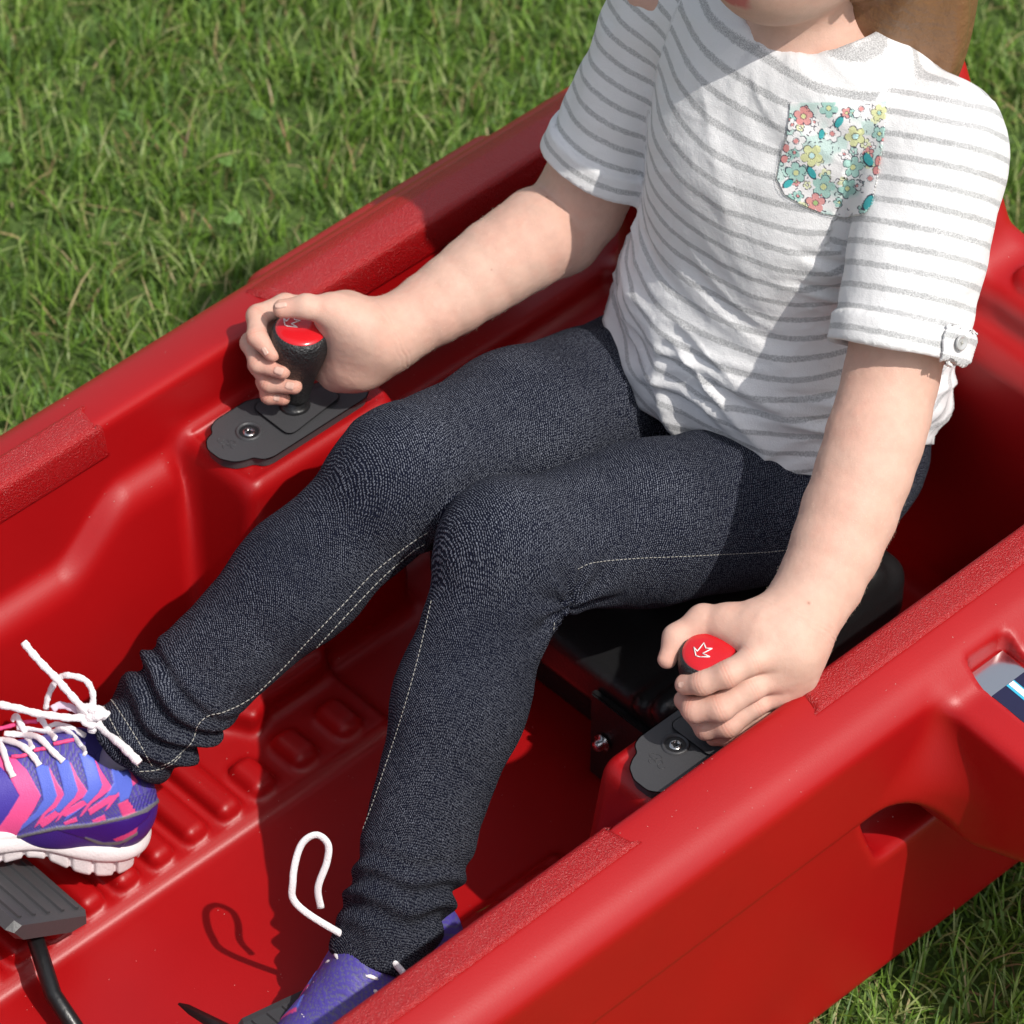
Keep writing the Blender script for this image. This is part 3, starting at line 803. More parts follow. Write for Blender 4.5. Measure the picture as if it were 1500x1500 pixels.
# folds that run from the armpit
for (ox, oy), (dx, dy), w_, a_, L_ in (((1290, 432), (-1, -.13), 7, .0045, 150), ((1270, 395), (-1, -.28), 9, .003, 120), ((1300, 300), (-.6, 1), 9, .0035, 90), ((965, 520), (.9, .45), 8, .0035, 200), ((950, 560), (.85, .5), 8, .0035, 160), ((1262, 610), (-1, -.02), 7, .0032, 170), ((1265, 570), (-1, .05), 7, .0025, 120)):
    px, py = pj(P.astype(float)); dd = unit(V(dx, dy)); s_ = (px-ox)*dd[0]+(py-oy)*dd[1]; t_ = -(px-ox)*dd[1]+(py-oy)*dd[0]
    t_ = t_ + 5*np.sin(s_*.03)
    env = ss(-15, 15, s_)*ss(L_+20, L_*.4, s_)
    facing = (N@(-FW) > 0)
    d += tor*facing*env*a_*(np.exp(-((t_+w_*.9)/w_)**2)-1.1*np.exp(-((t_-w_*.3)/(w_*.7))**2))
sl = isn | isf
sa = noise(P, 26, 11); d += sl*(.0020*sa + .0012*noise(P, 60, 12))
dc = np.where(isn, CUTN-(P-SHn)@DN, np.where(isf, CUTF-(P-SHf)@DF, 1))
d += sl*(.0016*np.exp(-((dc-.045)/.012)**2)*noise(P, 45, 3))
P = P+N*d[:, None]
# crossgrain coordinate for the knit
cl = np.stack([np.where(sl, np.arctan2(y-.2, x+.3)*.05, ang*.12), u, sl*1.0], 1)
m_shirt = bpy.data.materials.new('striped_knit'); m_shirt.use_nodes = True; M_ = m_shirt; Ln = M_.node_tree.links; b = M_.node_tree.nodes['Principled BSDF']
at_ = M_.node_tree.nodes.new('ShaderNodeAttribute'); at_.attribute_name = 'cloth'
sp = M_.node_tree.nodes.new('ShaderNodeSeparateXYZ'); Ln.new(at_.outputs['Vector'], sp.inputs[0])
tc = M_.node_tree.nodes.new('ShaderNodeTexCoord')
def nz_(M_, sc_, det=3, vec=None):
    n = M_.node_tree.nodes.new('ShaderNodeTexNoise'); n.inputs['Scale'].default_value = sc_; n.inputs['Detail'].default_value = det
    M_.node_tree.links.new(vec if vec else M_.node_tree.nodes['Texture Coordinate'].outputs['Object'], n.inputs['Vector']); return n.outputs[0]
fine = nz_(M_, 900, 2); mid = nz_(M_, 130, 3)
wob = mnode(M_, 'MULTIPLY_ADD', mid, .0016, -.0008)
wob2 = mnode(M_, 'MULTIPLY_ADD', fine, .0030, -.0015)
uu = mnode(M_, 'ADD', mnode(M_, 'ADD', sp.outputs[1], wob), wob2)
fr = mnode(M_, 'FRACT', mnode(M_, 'DIVIDE', uu, .0164))
ds = mnode(M_, 'ABSOLUTE', mnode(M_, 'SUBTRACT', fr, .5))
msk = M_.node_tree.nodes.new('ShaderNodeMapRange'); msk.inputs[1].default_value = .170; msk.inputs[2].default_value = .110
msk.inputs[3].default_value = 0; msk.inputs[4].default_value = 1; Ln.new(ds, msk.inputs[0])
mel = M_.node_tree.nodes.new('ShaderNodeMapRange'); mel.inputs[1].default_value = .36; mel.inputs[2].default_value = .66; Ln.new(nz_(M_, 1300, 2), mel.inputs[0])
grey = mixc(M_, mel.outputs[0], (.30, .30, .305), (.64, .64, .645))
Ln.new(mixc(M_, msk.outputs[0], (.735, .73, .735), grey), b.inputs['Base Color'])
b.inputs['Roughness'].default_value = .9; b.inputs['Sheen Weight'].default_value = .2; b.inputs['Specular IOR Level'].default_value = .2
bp = M_.node_tree.nodes.new('ShaderNodeBump'); bp.inputs['Distance'].default_value = .0004
Ln.new(mnode(M_, 'ADD', nz_(M_, 1000, 2), mnode(M_, 'MULTIPLY', mid, 2)), bp.inputs['Height']); Ln.new(bp.outputs[0], b.inputs['Normal'])
shirt = npmesh('shirt', P, Q, m_shirt, girl, uvw=cl)

# ---- leggings
def curve3(a, b_, c, n=80, r=.34):
    pts = []
    for k in range(n+1):
        t = k/n*2
        if t < 1-r: pts.append(a+(b_-a)*t)
        elif t > 1+r: pts.append(b_+(c-b_)*(t-1))
        else:
            s_ = (t-(1-r))/(2*r); p0 = a+(b_-a)*(1-r); p2 = b_+(c-b_)*r
            pts.append((1-s_)**2*p0+2*s_*(1-s_)*b_+s_**2*p2)
    return np.array(pts)
LEG = {1: curve3(HN, KNn, ANn), -1: curve3(HF, KNf, ANf)}
def legs(p, only=None):
    a = None
    for sd, (h_, k_, an) in {1: (HN, KNn, ANn), -1: (HF, KNf, ANf)}.items():
        if only and sd != only: continue
        th_ = h_*.45+k_*.55; cf = k_*.62+an*.38
        e = chain(p, [h_, th_, k_], [.0700, .0620, .0510] if sd > 0 else [.0720, .0660, .0530], .02)
        g_ = chain(p, [k_, cf, an], [.0490, .0480, .0385], .02)
        e = smin(e, g_, .018)
        kn = k_+unit(k_-(h_+an)/2)*.004; e = smin(e, ell(p, kn, (.047, .045, .047)), .02)
        d_ = unit(an-k_); e = smax(e, (p-an)@d_-.012, .004)
        a = e if a is None else smin(a, e, .010)
    return a
def legs_all(p):
    a = legs(p)
    pel = smin(smin(ell(p, (-.36, 0, .275), (.095, .155, .078)), ell(p, (-.400, .070, .262), (.070, .068, .066)), .03), ell(p, (-.40, 0, .31), (.075, .13, .08)), .03)
    return smin(a, pel, .02)
P, Q, N = nets(legs_all, (-.52, -.22, .08), (.25, .20, .47), .0030)
def legattr(P):
    best = np.full(len(P), 9.); B_ = np.zeros(len(P)); U_ = np.zeros(len(P)); W_ = np.zeros(len(P)); sdv = np.zeros(len(P)); A_ = np.zeros(len(P))
    for sd in (1, -1):
        c = LEG[sd]; Ls = np.r_[0, np.cumsum(np.linalg.norm(np.diff(c, axis=0), axis=1))]
        tg = [unit(c[min(i+1, len(c)-1)]-c[max(i-1, 0)]) for i in range(len(c))]; th = np.r_[0, np.cumsum([math.acos(min(1, tg[i]@tg[i+1])) for i in range(len(c)-1)])]
        ind = unit((c[0]+c[-1])/2-c[len(c)//2])
        side = np.cross(unit(KNn-HN), V(0, 0, 1)) if sd > 0 else np.cross(unit(KNf-HF), V(0, 0, 1)); side = unit(side)
        for i in range(len(c)-1):
            ab = c[i+1]-c[i]; g0 = (P-c[i])@tg[i]; g1 = (P-c[i+1])@tg[i+1]; h_ = g0/np.where(np.abs(g0-g1) < 1e-9, 1, g0-g1)
            bad = ((h_ < 0) & (i > 0)) | ((h_ > 1) & (i < len(c)-2)) | (h_ < -60) | (h_ > 60)
            q = c[i]+h_[:, None]*ab; dv = P-q; D = np.linalg.norm(dv, axis=1)+bad*5
            t = unit(ab); s2 = unit(side-t*(side@t)); n2_ = np.cross(s2, t)
            m_ = D < best; best[m_] = D[m_]; U_[m_] = Ls[i]+h_[m_]*np.linalg.norm(ab)
            no = -unit(ind-tg[i]*(ind@tg[i])); hh = np.clip(h_[m_], 0, 1); B_[m_] = (th[i]+(th[i+1]-th[i])*hh)*(dv[m_]@no)
            A_[m_] = np.arctan2(dv[m_]@s2, dv[m_]@n2_); sdv[m_] = sd
    return U_, A_, sdv, Ls[-1], B_
U_, A_, sdv, LL, B_ = legattr(P.astype(float))
# cloth folds: gathered rings above the hem, star creases behind the knee, hip creases
Pn = P.astype(float)
end = LL-U_
rng_ = (sdv < 0)*1.0
amp = (.0062-.0030*(sdv > 0))*ss(.085, .045, end)*ss(-.012, .016, end)*(.55+.9*np.clip(noise(Pn, 25, 21)+.3, 0, 1))
d = amp*np.sin(end/.0265*2*math.pi+1.5*np.sin(A_*1.0+.6)+5.5*noise(Pn, 15, 1)+1.5)
d += .003*ss(.12, .07, end)*noise(Pn, 40, 4)
d += .0012*noise(Pn, 18, 2)+.0005*noise(Pn, 60, 5)
d += .0035*ss(.20, .26, U_)*ss(.0, .0, U_)*0
back = np.stack([HN*.12+KNn*.76+ANn*.12])[0]
for kk, (h_, k_, an) in {1: (HN, KNn, ANn), -1: (HF, KNf, ANf)}.items():
    inn = k_+unit((h_+an)/2-k_)*.045
    r = np.linalg.norm(Pn-inn, axis=1); aa = np.arctan2((Pn-inn)@unit(an-k_), (Pn-inn)@unit(h_-k_))
    d += (sdv == kk)*np.exp(-((r-.035)/.030)**2)*.0042*np.sin(aa*9+noise(Pn, 30, 6)*2)
hipc = (np.abs(U_-.035) < .06); d += np.exp(-((U_-.03)/.035)**2)*.003*np.sin(A_*5+noise(Pn, 20, 7)*3)
# hem band
d += .0012*(ss(.016, .012, end)-ss(.030, .034, end)*0)
P = P+N*d[:, None]
rad = .052
cl = np.stack([A_*rad, U_+B_, sdv], 1)
m_den = bpy.data.materials.new('dark_denim'); m_den.use_nodes = True; M_ = m_den; Ln = M_.node_tree.links; b = M_.node_tree.nodes['Principled BSDF']
at_ = M_.node_tree.nodes.new('ShaderNodeAttribute'); at_.attribute_name = 'cloth'
sp = M_.node_tree.nodes.new('ShaderNodeSeparateXYZ'); Ln.new(at_.outputs['Vector'], sp.inputs[0])
tc = M_.node_tree.nodes.new('ShaderNodeTexCoord')
mid = nz_(M_, 60, 3); fine = nz_(M_, 800, 2)
uo = mnode(M_, 'ADD', sp.outputs[0], mnode(M_, 'MULTIPLY', mid, .006)); vo = mnode(M_, 'ADD', sp.outputs[1], mnode(M_, 'ADD', mnode(M_, 'MULTIPLY', nz_(M_, 55, 2), .003), mnode(M_, 'MULTIPLY', nz_(M_, 230, 2), .0024)))
p1 = .00172; p2 = .00165
ca, sa_ = math.cos(math.radians(-24)), math.sin(math.radians(-24))
au = mnode(M_, 'ADD', mnode(M_, 'MULTIPLY', uo, ca), mnode(M_, 'MULTIPLY', vo, sa_))
av = mnode(M_, 'ADD', mnode(M_, 'MULTIPLY', uo, -sa_), mnode(M_, 'MULTIPLY', vo, ca))
s1 = mnode(M_, 'SINE', mnode(M_, 'MULTIPLY', av, 2*math.pi/p1))
ph = mnode(M_, 'MULTIPLY', mnode(M_, 'FLOOR', mnode(M_, 'DIVIDE', mnode(M_, 'ADD', av, p1*.5), p1)), math.pi)
s2 = mnode(M_, 'SINE', mnode(M_, 'ADD', mnode(M_, 'MULTIPLY', au, 2*math.pi/p2), ph))
wv = mnode(M_, 'ADD', mnode(M_, 'MULTIPLY', s1, .62), mnode(M_, 'MULTIPLY', s2, .38))
wv = mnode(M_, 'ADD', wv, mnode(M_, 'MULTIPLY', mnode(M_, 'SUBTRACT', fine, .5), 3.3))
mr = M_.node_tree.nodes.new('ShaderNodeMapRange'); mr.inputs[1].default_value = .22; mr.inputs[2].default_value = .72; Ln.new(wv, mr.inputs[0])
lo_ = nz_(M_, 14, 4); fade = M_.node_tree.nodes.new('ShaderNodeMapRange'); fade.inputs[1].default_value = .3; fade.inputs[2].default_value = .7; fade.inputs[3].default_value = .55; fade.inputs[4].default_value = 1; Ln.new(lo_, fade.inputs[0])
fac = mnode(M_, 'MULTIPLY', mr.outputs[0], fade.outputs[0])
Ln.new(mixc(M_, fac, (.0060, .0078, .0195), (.205, .222, .270)), b.inputs['Base Color'])
b.inputs['Roughness'].default_value = .9; b.inputs['Specular IOR Level'].default_value = .12
bp = M_.node_tree.nodes.new('ShaderNodeBump'); bp.inputs['Distance'].default_value = .0006; Ln.new(wv, bp.inputs['Height']); Ln.new(bp.outputs[0], b.inputs['Normal'])
legg = npmesh('leggings', P, Q, m_den, girl, uvw=cl)
# ---- visible stitching, each run a chain of thread dashes lying in the cloth
from mathutils.bvhtree import BVHTree
def bvh_of(P, Q): return BVHTree.FromPolygons([tuple(v) for v in P.tolist()], [tuple(q) for q in Q.tolist()])
bv_leg = bvh_of(P, Q)
def onto(bv, x, y, lift):
    h = bv.ray_cast(Vector(CAM), Vector(ray(x, y)))
    if h[0] is None: return None
    n = h[1]
    if n.dot(Vector(ray(x, y))) > 0: n = -n
    return np.array(h[0]+n*lift)
m_thread = mat('white_thread', (.42, .41, .37), rough=.8)
m_thread2 = mat('tan_thread', (.45, .30, .17), rough=.8)
def stitch(bv, pts, dash=.0034, gap=.0012, r=.00042, m_=None, name='stitching', parent=None, lift=.0003):
    path = []
    for q in spline([V(a, b_, 0) for a, b_ in pts], 14):
        h = onto(bv, q[0], q[1], lift)
        if h is not None and (not path or np.linalg.norm(h-path[-1]) < .02): path.append(h)
    if len(path) < 3: return
    path = np.array(path); s_ = np.r_[0, np.cumsum(np.linalg.norm(np.diff(path, axis=0), axis=1))]
    out = []; t = 0
    while t+dash < s_[-1]:
        q = [V(*[np.interp(tt, s_, path[:, k]) for k in range(3)]) for tt in (t, t+dash*.5, t+dash)]
        out.append(tube_data(q, [r*.7, r, r*.7], 5)); t += dash+gap
    if out: pmesh(name, *join(out), m_ or m_thread, parent or girl)
for run in ([(626, 780), (600, 797), (548, 838), (500, 888), (452, 938), (408, 985), (368, 1022), (330, 1042), (306, 1048), (290, 1062), (282, 1085), (268, 1100), (250, 1116), (228, 1124)],
            [(622, 797), (604, 808), (560, 846), (512, 896), (462, 950), (414, 1000), (372, 1036), (338, 1056)],
            [(156, 1016), (172, 1038), (190, 1066), (208, 1096), (224, 1124)], [(150, 1030), (166, 1062), (186, 1096), (204, 1126)],
            [(204, 1130), (228, 1128), (250, 1120), (266, 1106)]):
    stitch(bv_leg, run, parent=legg)
for run in ([(812, 912), (806, 960), (794, 1010), (778, 1060), (762, 1110), (745, 1160), (724, 1210), (700, 1262)], [(1195, 800), (1130, 808), (1060, 812), (1000, 815), (930, 818), (870, 824), (845, 834)],
            [(632, 880), (616, 950), (600, 1010), (582, 1070), (562, 1130), (545, 1180), (530, 1220)], [(1330, 770), (1318, 790), (1300, 800), (1280, 806)]):
    stitch(bv_leg, run, r=.0003, dash=.0026, parent=legg)
stitch(bv_leg, [(985, 610), (990, 622), (992, 634)], parent=legg)

# ---- shirt fittings: pocket, sleeve tab and button
bv_sh = bvh_of(*(lambda me: (np.array([v.co[:] for v in me.vertices])+parent_loc(girl), np.array([p_.vertices[:] for p_ in me.polygons])))(shirt.data))
PK = [(1158, 150), (1153, 200), (1145, 225), (1138, 262), (1150, 285), (1175, 300), (1205, 312), (1240, 318), (1268, 314), (1279, 300), (1288, 255), (1294, 215), (1298, 185), (1300, 150)]
def inpoly(x, y, poly):
    c = np.zeros(np.shape(x), bool); n = len(poly)
    for i in range(n):
        x1, y1 = poly[i]; x2, y2 = poly[i-1]
        m_ = ((y1 > y) != (y2 > y)) & (x < (x2-x1)*(y-y1)/(y2-y1+1e-9)+x1); c ^= m_
    return c
def pocket():
    st = 1.0; W_, H_ = int(170/st), int(175/st); vs = []; idx = -np.ones((W_, H_), int); xy = []
    for i in range(W_):
        for j in range(H_):
            x_, y_ = 1133+i*st, 147+j*st
            if not inpoly(x_, y_, PK): continue
            h = onto(bv_sh, x_, y_, .0017)
            if h is None: continue
            idx[i, j] = len(vs); vs.append(h); xy.append((x_, y_))
    fs = [(idx[i, j], idx[i, j+1], idx[i+1, j+1], idx[i+1, j]) for i in range(W_-1) for j in range(H_-1) if min(idx[i, j], idx[i+1, j], idx[i, j+1], idx[i+1, j+1]) >= 0]
    vs = np.array(vs); xy = np.array(xy); X, Y = xy.T; fs = [q_ for q_ in fs if max(np.linalg.norm(vs[q_[a_]]-vs[q_[a_-1]]) for a_ in range(4)) < .004]
    c = np.ones((len(vs), 3))*np.array([.78, .76, .76])
    TEAL, MINT, YEL, COR, PNK, INK, WHT = (V(.05, .38, .40), V(.33, .56, .50), V(.62, .64, .32), V(.66, .27, .26), V(.75, .38, .40), V(.02, .02, .05), V(.8, .78, .78))
    def blend(m_, col, a=1.): c[:] = c*(1-(m_*a)[:, None])+col*(m_*a)[:, None]
    ink = np.zeros(len(vs))
    # washes of mint behind everything
    blend(ss(-.25, .25, noise(np.stack([X*.045, Y*.045, X*0], 1), 1, 31)), MINT, .60)
    # scattered short dashes
    r2 = np.random.default_rng(3)
    for _ in range(150):
        a, b_ = r2.uniform(1138, 1300), r2.uniform(150, 318); t = r2.uniform(0, 3.14); L_ = r2.uniform(1.2, 3.2)
        u_ = (X-a)*math.cos(t)+(Y-b_)*math.sin(t); v_ = -(X-a)*math.sin(t)+(Y-b_)*math.cos(t)+.12*u_*u_
        ink = np.maximum(ink, ((np.abs(u_) < L_) & (np.abs(v_) < .75))*1.)
    def flower(cx, cy, r, col, ctr, rot=0, n=5):
        nonlocal ink
        r = r*.88; dx, dy = X-cx, Y-cy; a = np.arctan2(dy, dx)+rot; R_ = np.hypot(dx, dy)
        pr = r*(.52+.48*np.abs(np.cos(a*n/2))**.6)
        m_ = (R_ < pr)*1.; ink = ink*(1-m_); blend(m_, col, .92)
        ink = np.maximum(ink, (np.abs(R_-pr) < .7)*(noise(np.stack([a*1.6, R_*0+cx, a*0], 1), 1, 3) > -.25)*1.)
        m2 = (R_ < r*.24)*1.; blend(m2, ctr)
        ink = np.maximum(ink, ((np.abs(R_-r*.29) < .8) & (np.sin(a*14) > -.2))*1.)
    r3 = np.random.default_rng(8)
    for _ in range(60): flower(r3.uniform(1140, 1298), r3.uniform(150, 316), r3.uniform(7, 11), [MINT, WHT, V(.45, .66, .60), COR, MINT, V(.70, .72, .45)][_ % 6], [YEL, COR, WHT][_ % 3], r3.uniform(0, 3))
    for f_ in ((1167, 206, 17, WHT, COR, .2), (1190, 227, 19, YEL, V(.5, .72, .72), .9), (1167, 252, 18, MINT, YEL, .4), (1207, 272, 20, MINT, YEL, 1.3), (1251, 244, 19, MINT, YEL, .1),
               (1243, 275, 17, MINT, YEL, .8), (1277, 262, 17, WHT, COR, .5), (1195, 296, 17, COR, V(.35, .5, .2), .3), (1254, 199, 18, YEL, V(.5, .75, .75), .7), (1220, 195, 15, WHT, COR, .0),
               (1290, 196, 13, MINT, YEL, .9), (1178, 170, 17, COR, YEL, .3), (1215, 158, 16, MINT, YEL, 1.), (1262, 160, 17, WHT, COR, .2), (1289, 166, 14, YEL, MINT, .5)): flower(*f_)
    for cx, cy, rx, ry, t, col in ((1274, 234, 6, 11, -.5, TEAL), (1190, 252, 5, 10, -.6, TEAL), (1155, 268, 5, 9, .9, TEAL), (1274, 297, 5.5, 12, .5, TEAL), (1204, 196, 4, 8, .2, TEAL), (1153, 216, 5, 6, 0, COR), (1150, 232, 5, 6, .4, COR), (1288, 236, 4, 8, .1, COR), (1285, 250, 4, 7, .1, COR), (1230, 178, 5, 9, .6, TEAL)):
        u_ = (X-cx)*math.cos(t)+(Y-cy)*math.sin(t); v_ = -(X-cx)*math.sin(t)+(Y-cy)*math.cos(t); e = np.sqrt((u_/rx)**2+(v_/ry)**2)
        m_ = (e < 1)*1.; ink = ink*(1-m_); blend(m_, col); ink = np.maximum(ink, ((np.abs(e-1) < .14) & (u_ < 1))*1.)
    blend(np.clip(ink, 0, 1), INK, .92)
    m_p = mat('floral_print', (.7, .7, .7), rough=.85, attr='paint', bump=.0004, bscale=900)
    o = npmesh('pocket', vs, np.array(fs), m_p, shirt, cols=c)
    o.modifiers.new('thick', 'SOLIDIFY').thickness = .0012
    fix_normals(o)
pocket()
stitch(bv_sh, PK[1:12], dash=.0016, gap=.0008, r=.00028, m_=m_thread, parent=shirt, lift=.002)
def patch(name, poly, lift, m_, parent, st=1.6, thick=.0012, uvw=None):
    xs = [a for a, b_ in poly]; ys = [b_ for a, b_ in poly]; x0, y0 = min(xs), min(ys)
    W_, H_ = int((max(xs)-x0)/st)+2, int((max(ys)-y0)/st)+2; idx = -np.ones((W_, H_), int); vs = []
    for i in range(W_):
        for j in range(H_):
            if inpoly(x0+i*st, y0+j*st, poly):
                h = onto(bv_sh, x0+i*st, y0+j*st, lift)
                if h is not None: idx[i, j] = len(vs); vs.append(h)
    fs = [(idx[i, j], idx[i, j+1], idx[i+1, j+1], idx[i+1, j]) for i in range(W_-1) for j in range(H_-1) if min(idx[i, j], idx[i+1, j], idx[i, j+1], idx[i+1, j+1]) >= 0]
    vs = np.array(vs); fs = [q_ for q_ in fs if max(np.linalg.norm(vs[q_[a_]]-vs[q_[a_-1]]) for a_ in range(4)) < .004]
    c0_ = vs[len(vs)//2]; fs = [q_ for q_ in fs if max(np.linalg.norm(vs[k_]-c0_) for k_ in q_) < .032]
    if not fs: return None, None
    us_ = sorted(set(k_ for q_ in fs for k_ in q_)); mp_ = {k_: i_ for i_, k_ in enumerate(us_)}; vs = vs[us_]; fs = [tuple(mp_[k_] for k_ in q_) for q_ in fs]
    o = npmesh(name, vs, np.array(fs), m_, parent, uvw=uvw(vs) if uvw else None)
    o.modifiers.new('thick', 'SOLIDIFY').thickness = thick; fix_normals(o); return o, vs
TAB = [(1378, 490), (1384, 480), (1393, 475), (1404, 474), (1416, 478), (1428, 488), (1424, 508), (1416, 530), (1398, 536), (1374, 536), (1376, 520)]
tab, tv = patch('sleeve_tab', TAB, .0042, m_shirt, shirt, 1.2, .002, lambda v: np.stack([v[:, 0]*0, (v-SHn)@DN+.0085, v[:, 0]*0+1], 1))
bc = onto(bv_sh, 1398, 500, .0065)
if bc is not None:
    h = bv_sh.ray_cast(Vector(CAM), Vector(ray(1398, 500))); n_ = np.array(h[1]); n_ = -n_ if n_@FW > 0 else n_
    n_ = unit(n_)
    m_btn = mat('button_plastic', (.42, .42, .42), rough=.25, coat=.3)
    o = pmesh('button', *lathe([(0, .0006), (.0022, .0006), (.0036, .0008), (.0044, .0016), (.0054, .0018), (.0060, .0012), (.0060, 0), (.0055, -.0005)][::-1], bc, n_, 32), m_btn, shirt); fix_normals(o)
    u_ = unit(np.cross(n_, V(0, 0, 1))); v_ = np.cross(n_, u_); th = []
    for a_, b_ in ((1, 1), (1, -1)): th.append(tube_data([bc+n_*.0009+(u_*a_+v_*b_)*.0012, bc+n_*.0015, bc+n_*.0009-(u_*a_+v_*b_)*.0012], .0004, 5))
    pmesh('button_thread', *join(th), m_thread, shirt)
ts = [(1374, 545), (1376, 520), (1378, 490), (1384, 480), (1393, 475), (1404, 474), (1416, 478), (1428, 488)]
stitch(bv_sh, ts, dash=.002, gap=.0008, r=.0003, m_=mat('grey_thread', (.25, .25, .26)), parent=shirt, lift=.0048)
# far sleeve: knotted tab end
# ---- hair
def hair_f(p):
    h_ = smax(ell(p, HEADC+V(-.010, 0, .014), (.104, .096, .106)), (p-HEADC-V(.045, 0, .03))@unit(V(1, 0, -.55)), .02)
    h_ = smin(h_, smax(ell(p, HEADC+V(-.065, 0, -.10), (.055, .105, .17)), (p-HEADC)@V(0, 0, 1)-.0, .03), .03)
    return h_
P, Q, N = nets(hair_f, (-.58, -.14, .50), (-.26, .14, .94), .005)
P = P+N*(.003*np.sin(np.arctan2(P[:, 1], P[:, 0]+.40)*34+noise(P, 12)*3))[:, None]
npmesh('hair', P, Q, m_hair, girl)

# ---- shoes
def make_shoe(foot_c, fwd, up, sd, paint_px):
    """foot_c = middle of the sole under the ankle; fwd, up = axes"""
    fwd = unit(fwd); up = unit(up-fwd*(up@fwd)); lat = np.cross(up, fwd)      # lat points to the child's left
    Rm = np.stack([fwd, lat, up]).astype(np.float32); c0 = np.array(foot_c, np.float32)
    W = lambda a, b, c: foot_c+fwd*a+lat*b+up*c
    def upper(p):
        q = (p-c0)@Rm.T; x, y, z = q.T
        hw = .0300+.0065*ss(.02, .10, x)-.003*ss(-.03, -.06, x)
        topz = .094-.030*ss(-.05, .02, -x)*0 - .052*ss(.015, .135, x)
        e = chain(q, [(-.030, 0, .044), (.02, 0, .044), (.10, .001, .038), (.138, .003, .034)], [.030, .032, .031, .020], .03)
        e = smin(e, chain(q, [(-.028, 0, .060), (.004, 0, .076)], [.028, .031], .02), .03)
        e = smin(e, chain(q, [(.0, 0, .076), (.055, 0, .060), (.10, 0, .046)], [.030, .026, .022], .02), .02)
        e = smin(e, chain(q, [(.004, 0, .098), (.045, 0, .081)], [.017, .015], .02), .012)      # tongue ridge
                # opening around the ankle
        e = smax(e, -ell(q, (-.012, 0, .130), (.030, .0235, .052)), .006)
        return smax(e, .024-z, .006)
    def sole(p):
        q = (p-c0)@Rm.T; x, y, z = q.T
        wid = .0350+.0065*np.exp(-((x-.095)/.045)**2)-.004*np.exp(-((x-.03)/.03)**2)
        d2 = np.abs(y-.003*np.sin(x*16))-wid
        endb = x-.150-.0*y; endf = -.066-x
        rr = smax(smax(d2, endb, .05), endf, .050)
        lift = .014*ss(.085, .16, x)+.004*ss(-.04, -.075, x)
        arch = .010*np.exp(-((x-.028)/.030)**2)
        topz = .034+.004*ss(-.02, -.06, x)+lift*.9+.006*np.exp(-((x-.045)/.035)**2)
        a = smax(rr-.0025*np.sin(np.clip((z-.016)/.018, 0, 1)*math.pi), z-topz, .005)
        a = smax(a, lift+.0165-z+arch*.55, .005)
        gd = np.abs(((x+.066-.25*(z-.01)) / .0185) % 1-.5)*.0185
        low = smax(rr+.0005+.06*np.maximum(.016-z, 0), z-.022-lift, .003)
        low = smax(low, lift+arch*1.2+.0005-z, .005)
        lug = smax(low, .0011-gd, .003)
        core = smax(rr+.0035, np.maximum(z-.025-lift, lift+arch*1.2+.003-z), .002)
        low = np.minimum(lug, core)
        return smin(a, low, .0012)
    c1 = np.array([W(a, b, c) for a in (-.085, .180) for b in (-.060, .060) for c in (-.012, .125)])
    lo, hi = c1.min(0), c1.max(0)
    P, Q, N = nets(upper, lo, hi, .00085 if paint_px else .0016)
    q = (P.astype(float)-foot_c)@Rm.T.astype(float); x, y, z = q.T
    BLUE, PINK, VIO, DV, GREY, MESH = V(.10, .15, .62), V(.78, .085, .28), V(.055, .035, .28), V(.035, .006, .16), V(.14, .14, .16), V(.075, .055, .33)
    col = np.ones((len(P), 3))*MESH
    g = (np.sin(x*2*math.pi/.0028)*np.sin((z+y*.5)*2*math.pi/.0028) > .25); hgt = np.zeros(len(P))
    col[g] = V(.11, .11, .22); hgt[g] -= .0003
    if paint_px:
        px, py = pj(P.astype(float)); vis = (N@(-FW) > -.35)
        def pt(poly, c_, h_=0.):
            m_ = sum(inpoly(px+a_, py+b_, poly)*1. for a_, b_ in ((-.5, -.2), (.2, -.5), (.5, .2), (-.2, .5)))/4*vis
            col[:] = col*(1-m_[:, None])+np.array(c_)*m_[:, None]; hgt[:] = hgt*(1-m_)+h_*m_
        # pixel outlines measured on the picture of the shoe's near side
        Z = lambda pts: [(a/4.839, 1000+b/4.839) for a, b in pts]
        pt(Z([(0, 560), (140, 800), (60, 930), (0, 1020), (-300, 1150), (-300, 500)]), V(.06, .04, .34), .0004)
        pt(Z([(10, 510), (110, 540), (190, 620), (290, 800), (240, 900), (110, 1090), (20, 1110), (-60, 1090), (0, 1010), (60, 930), (140, 800), (50, 640), (-40, 560)]), PINK, .0008)
        for dx, dy, s_ in ((0, 0, 1), (148, -38, 1.0), (318, -72, 1.02), (500, -118, 1.05)):
            a = lambda pts: Z([(px_+dx, py_+dy) for px_, py_ in pts])
            pt(a([(345, 590), (400, 700), (480, 820), (400, 880), (330, 930), (270, 1010), (240, 1030), (300, 930), (380, 850), (405, 800), (370, 680)]), PINK, .0004)
            pt(a([(240, 570), (340, 590), (370, 680), (405, 800), (380, 850), (290, 940), (200, 1010), (130, 1060), (160, 1000), (250, 920), (305, 830), (290, 740)]), BLUE, .0008)
        for r_ in ([(270, 985), (390, 905), (430, 930), (360, 990), (300, 1030)], [(420, 925), (590, 830), (620, 860), (460, 950)], [(620, 900), (770, 800), (850, 790), (780, 850), (640, 940)],
                   [(450, 990), (540, 950), (550, 985), (460, 1010)], [(650, 975), (740, 935), (750, 970), (660, 990)]): pt(Z(r_), PINK, .0004)
        pt(Z([(835, 860), (905, 825), (970, 915), (870, 955)]), V(.62, .06, .20), .0004)
        pt(Z([(790, 470), (830, 520), (920, 640), (940, 740), (915, 815), (850, 850), (840, 780), (810, 640)]), BLUE, .0006)
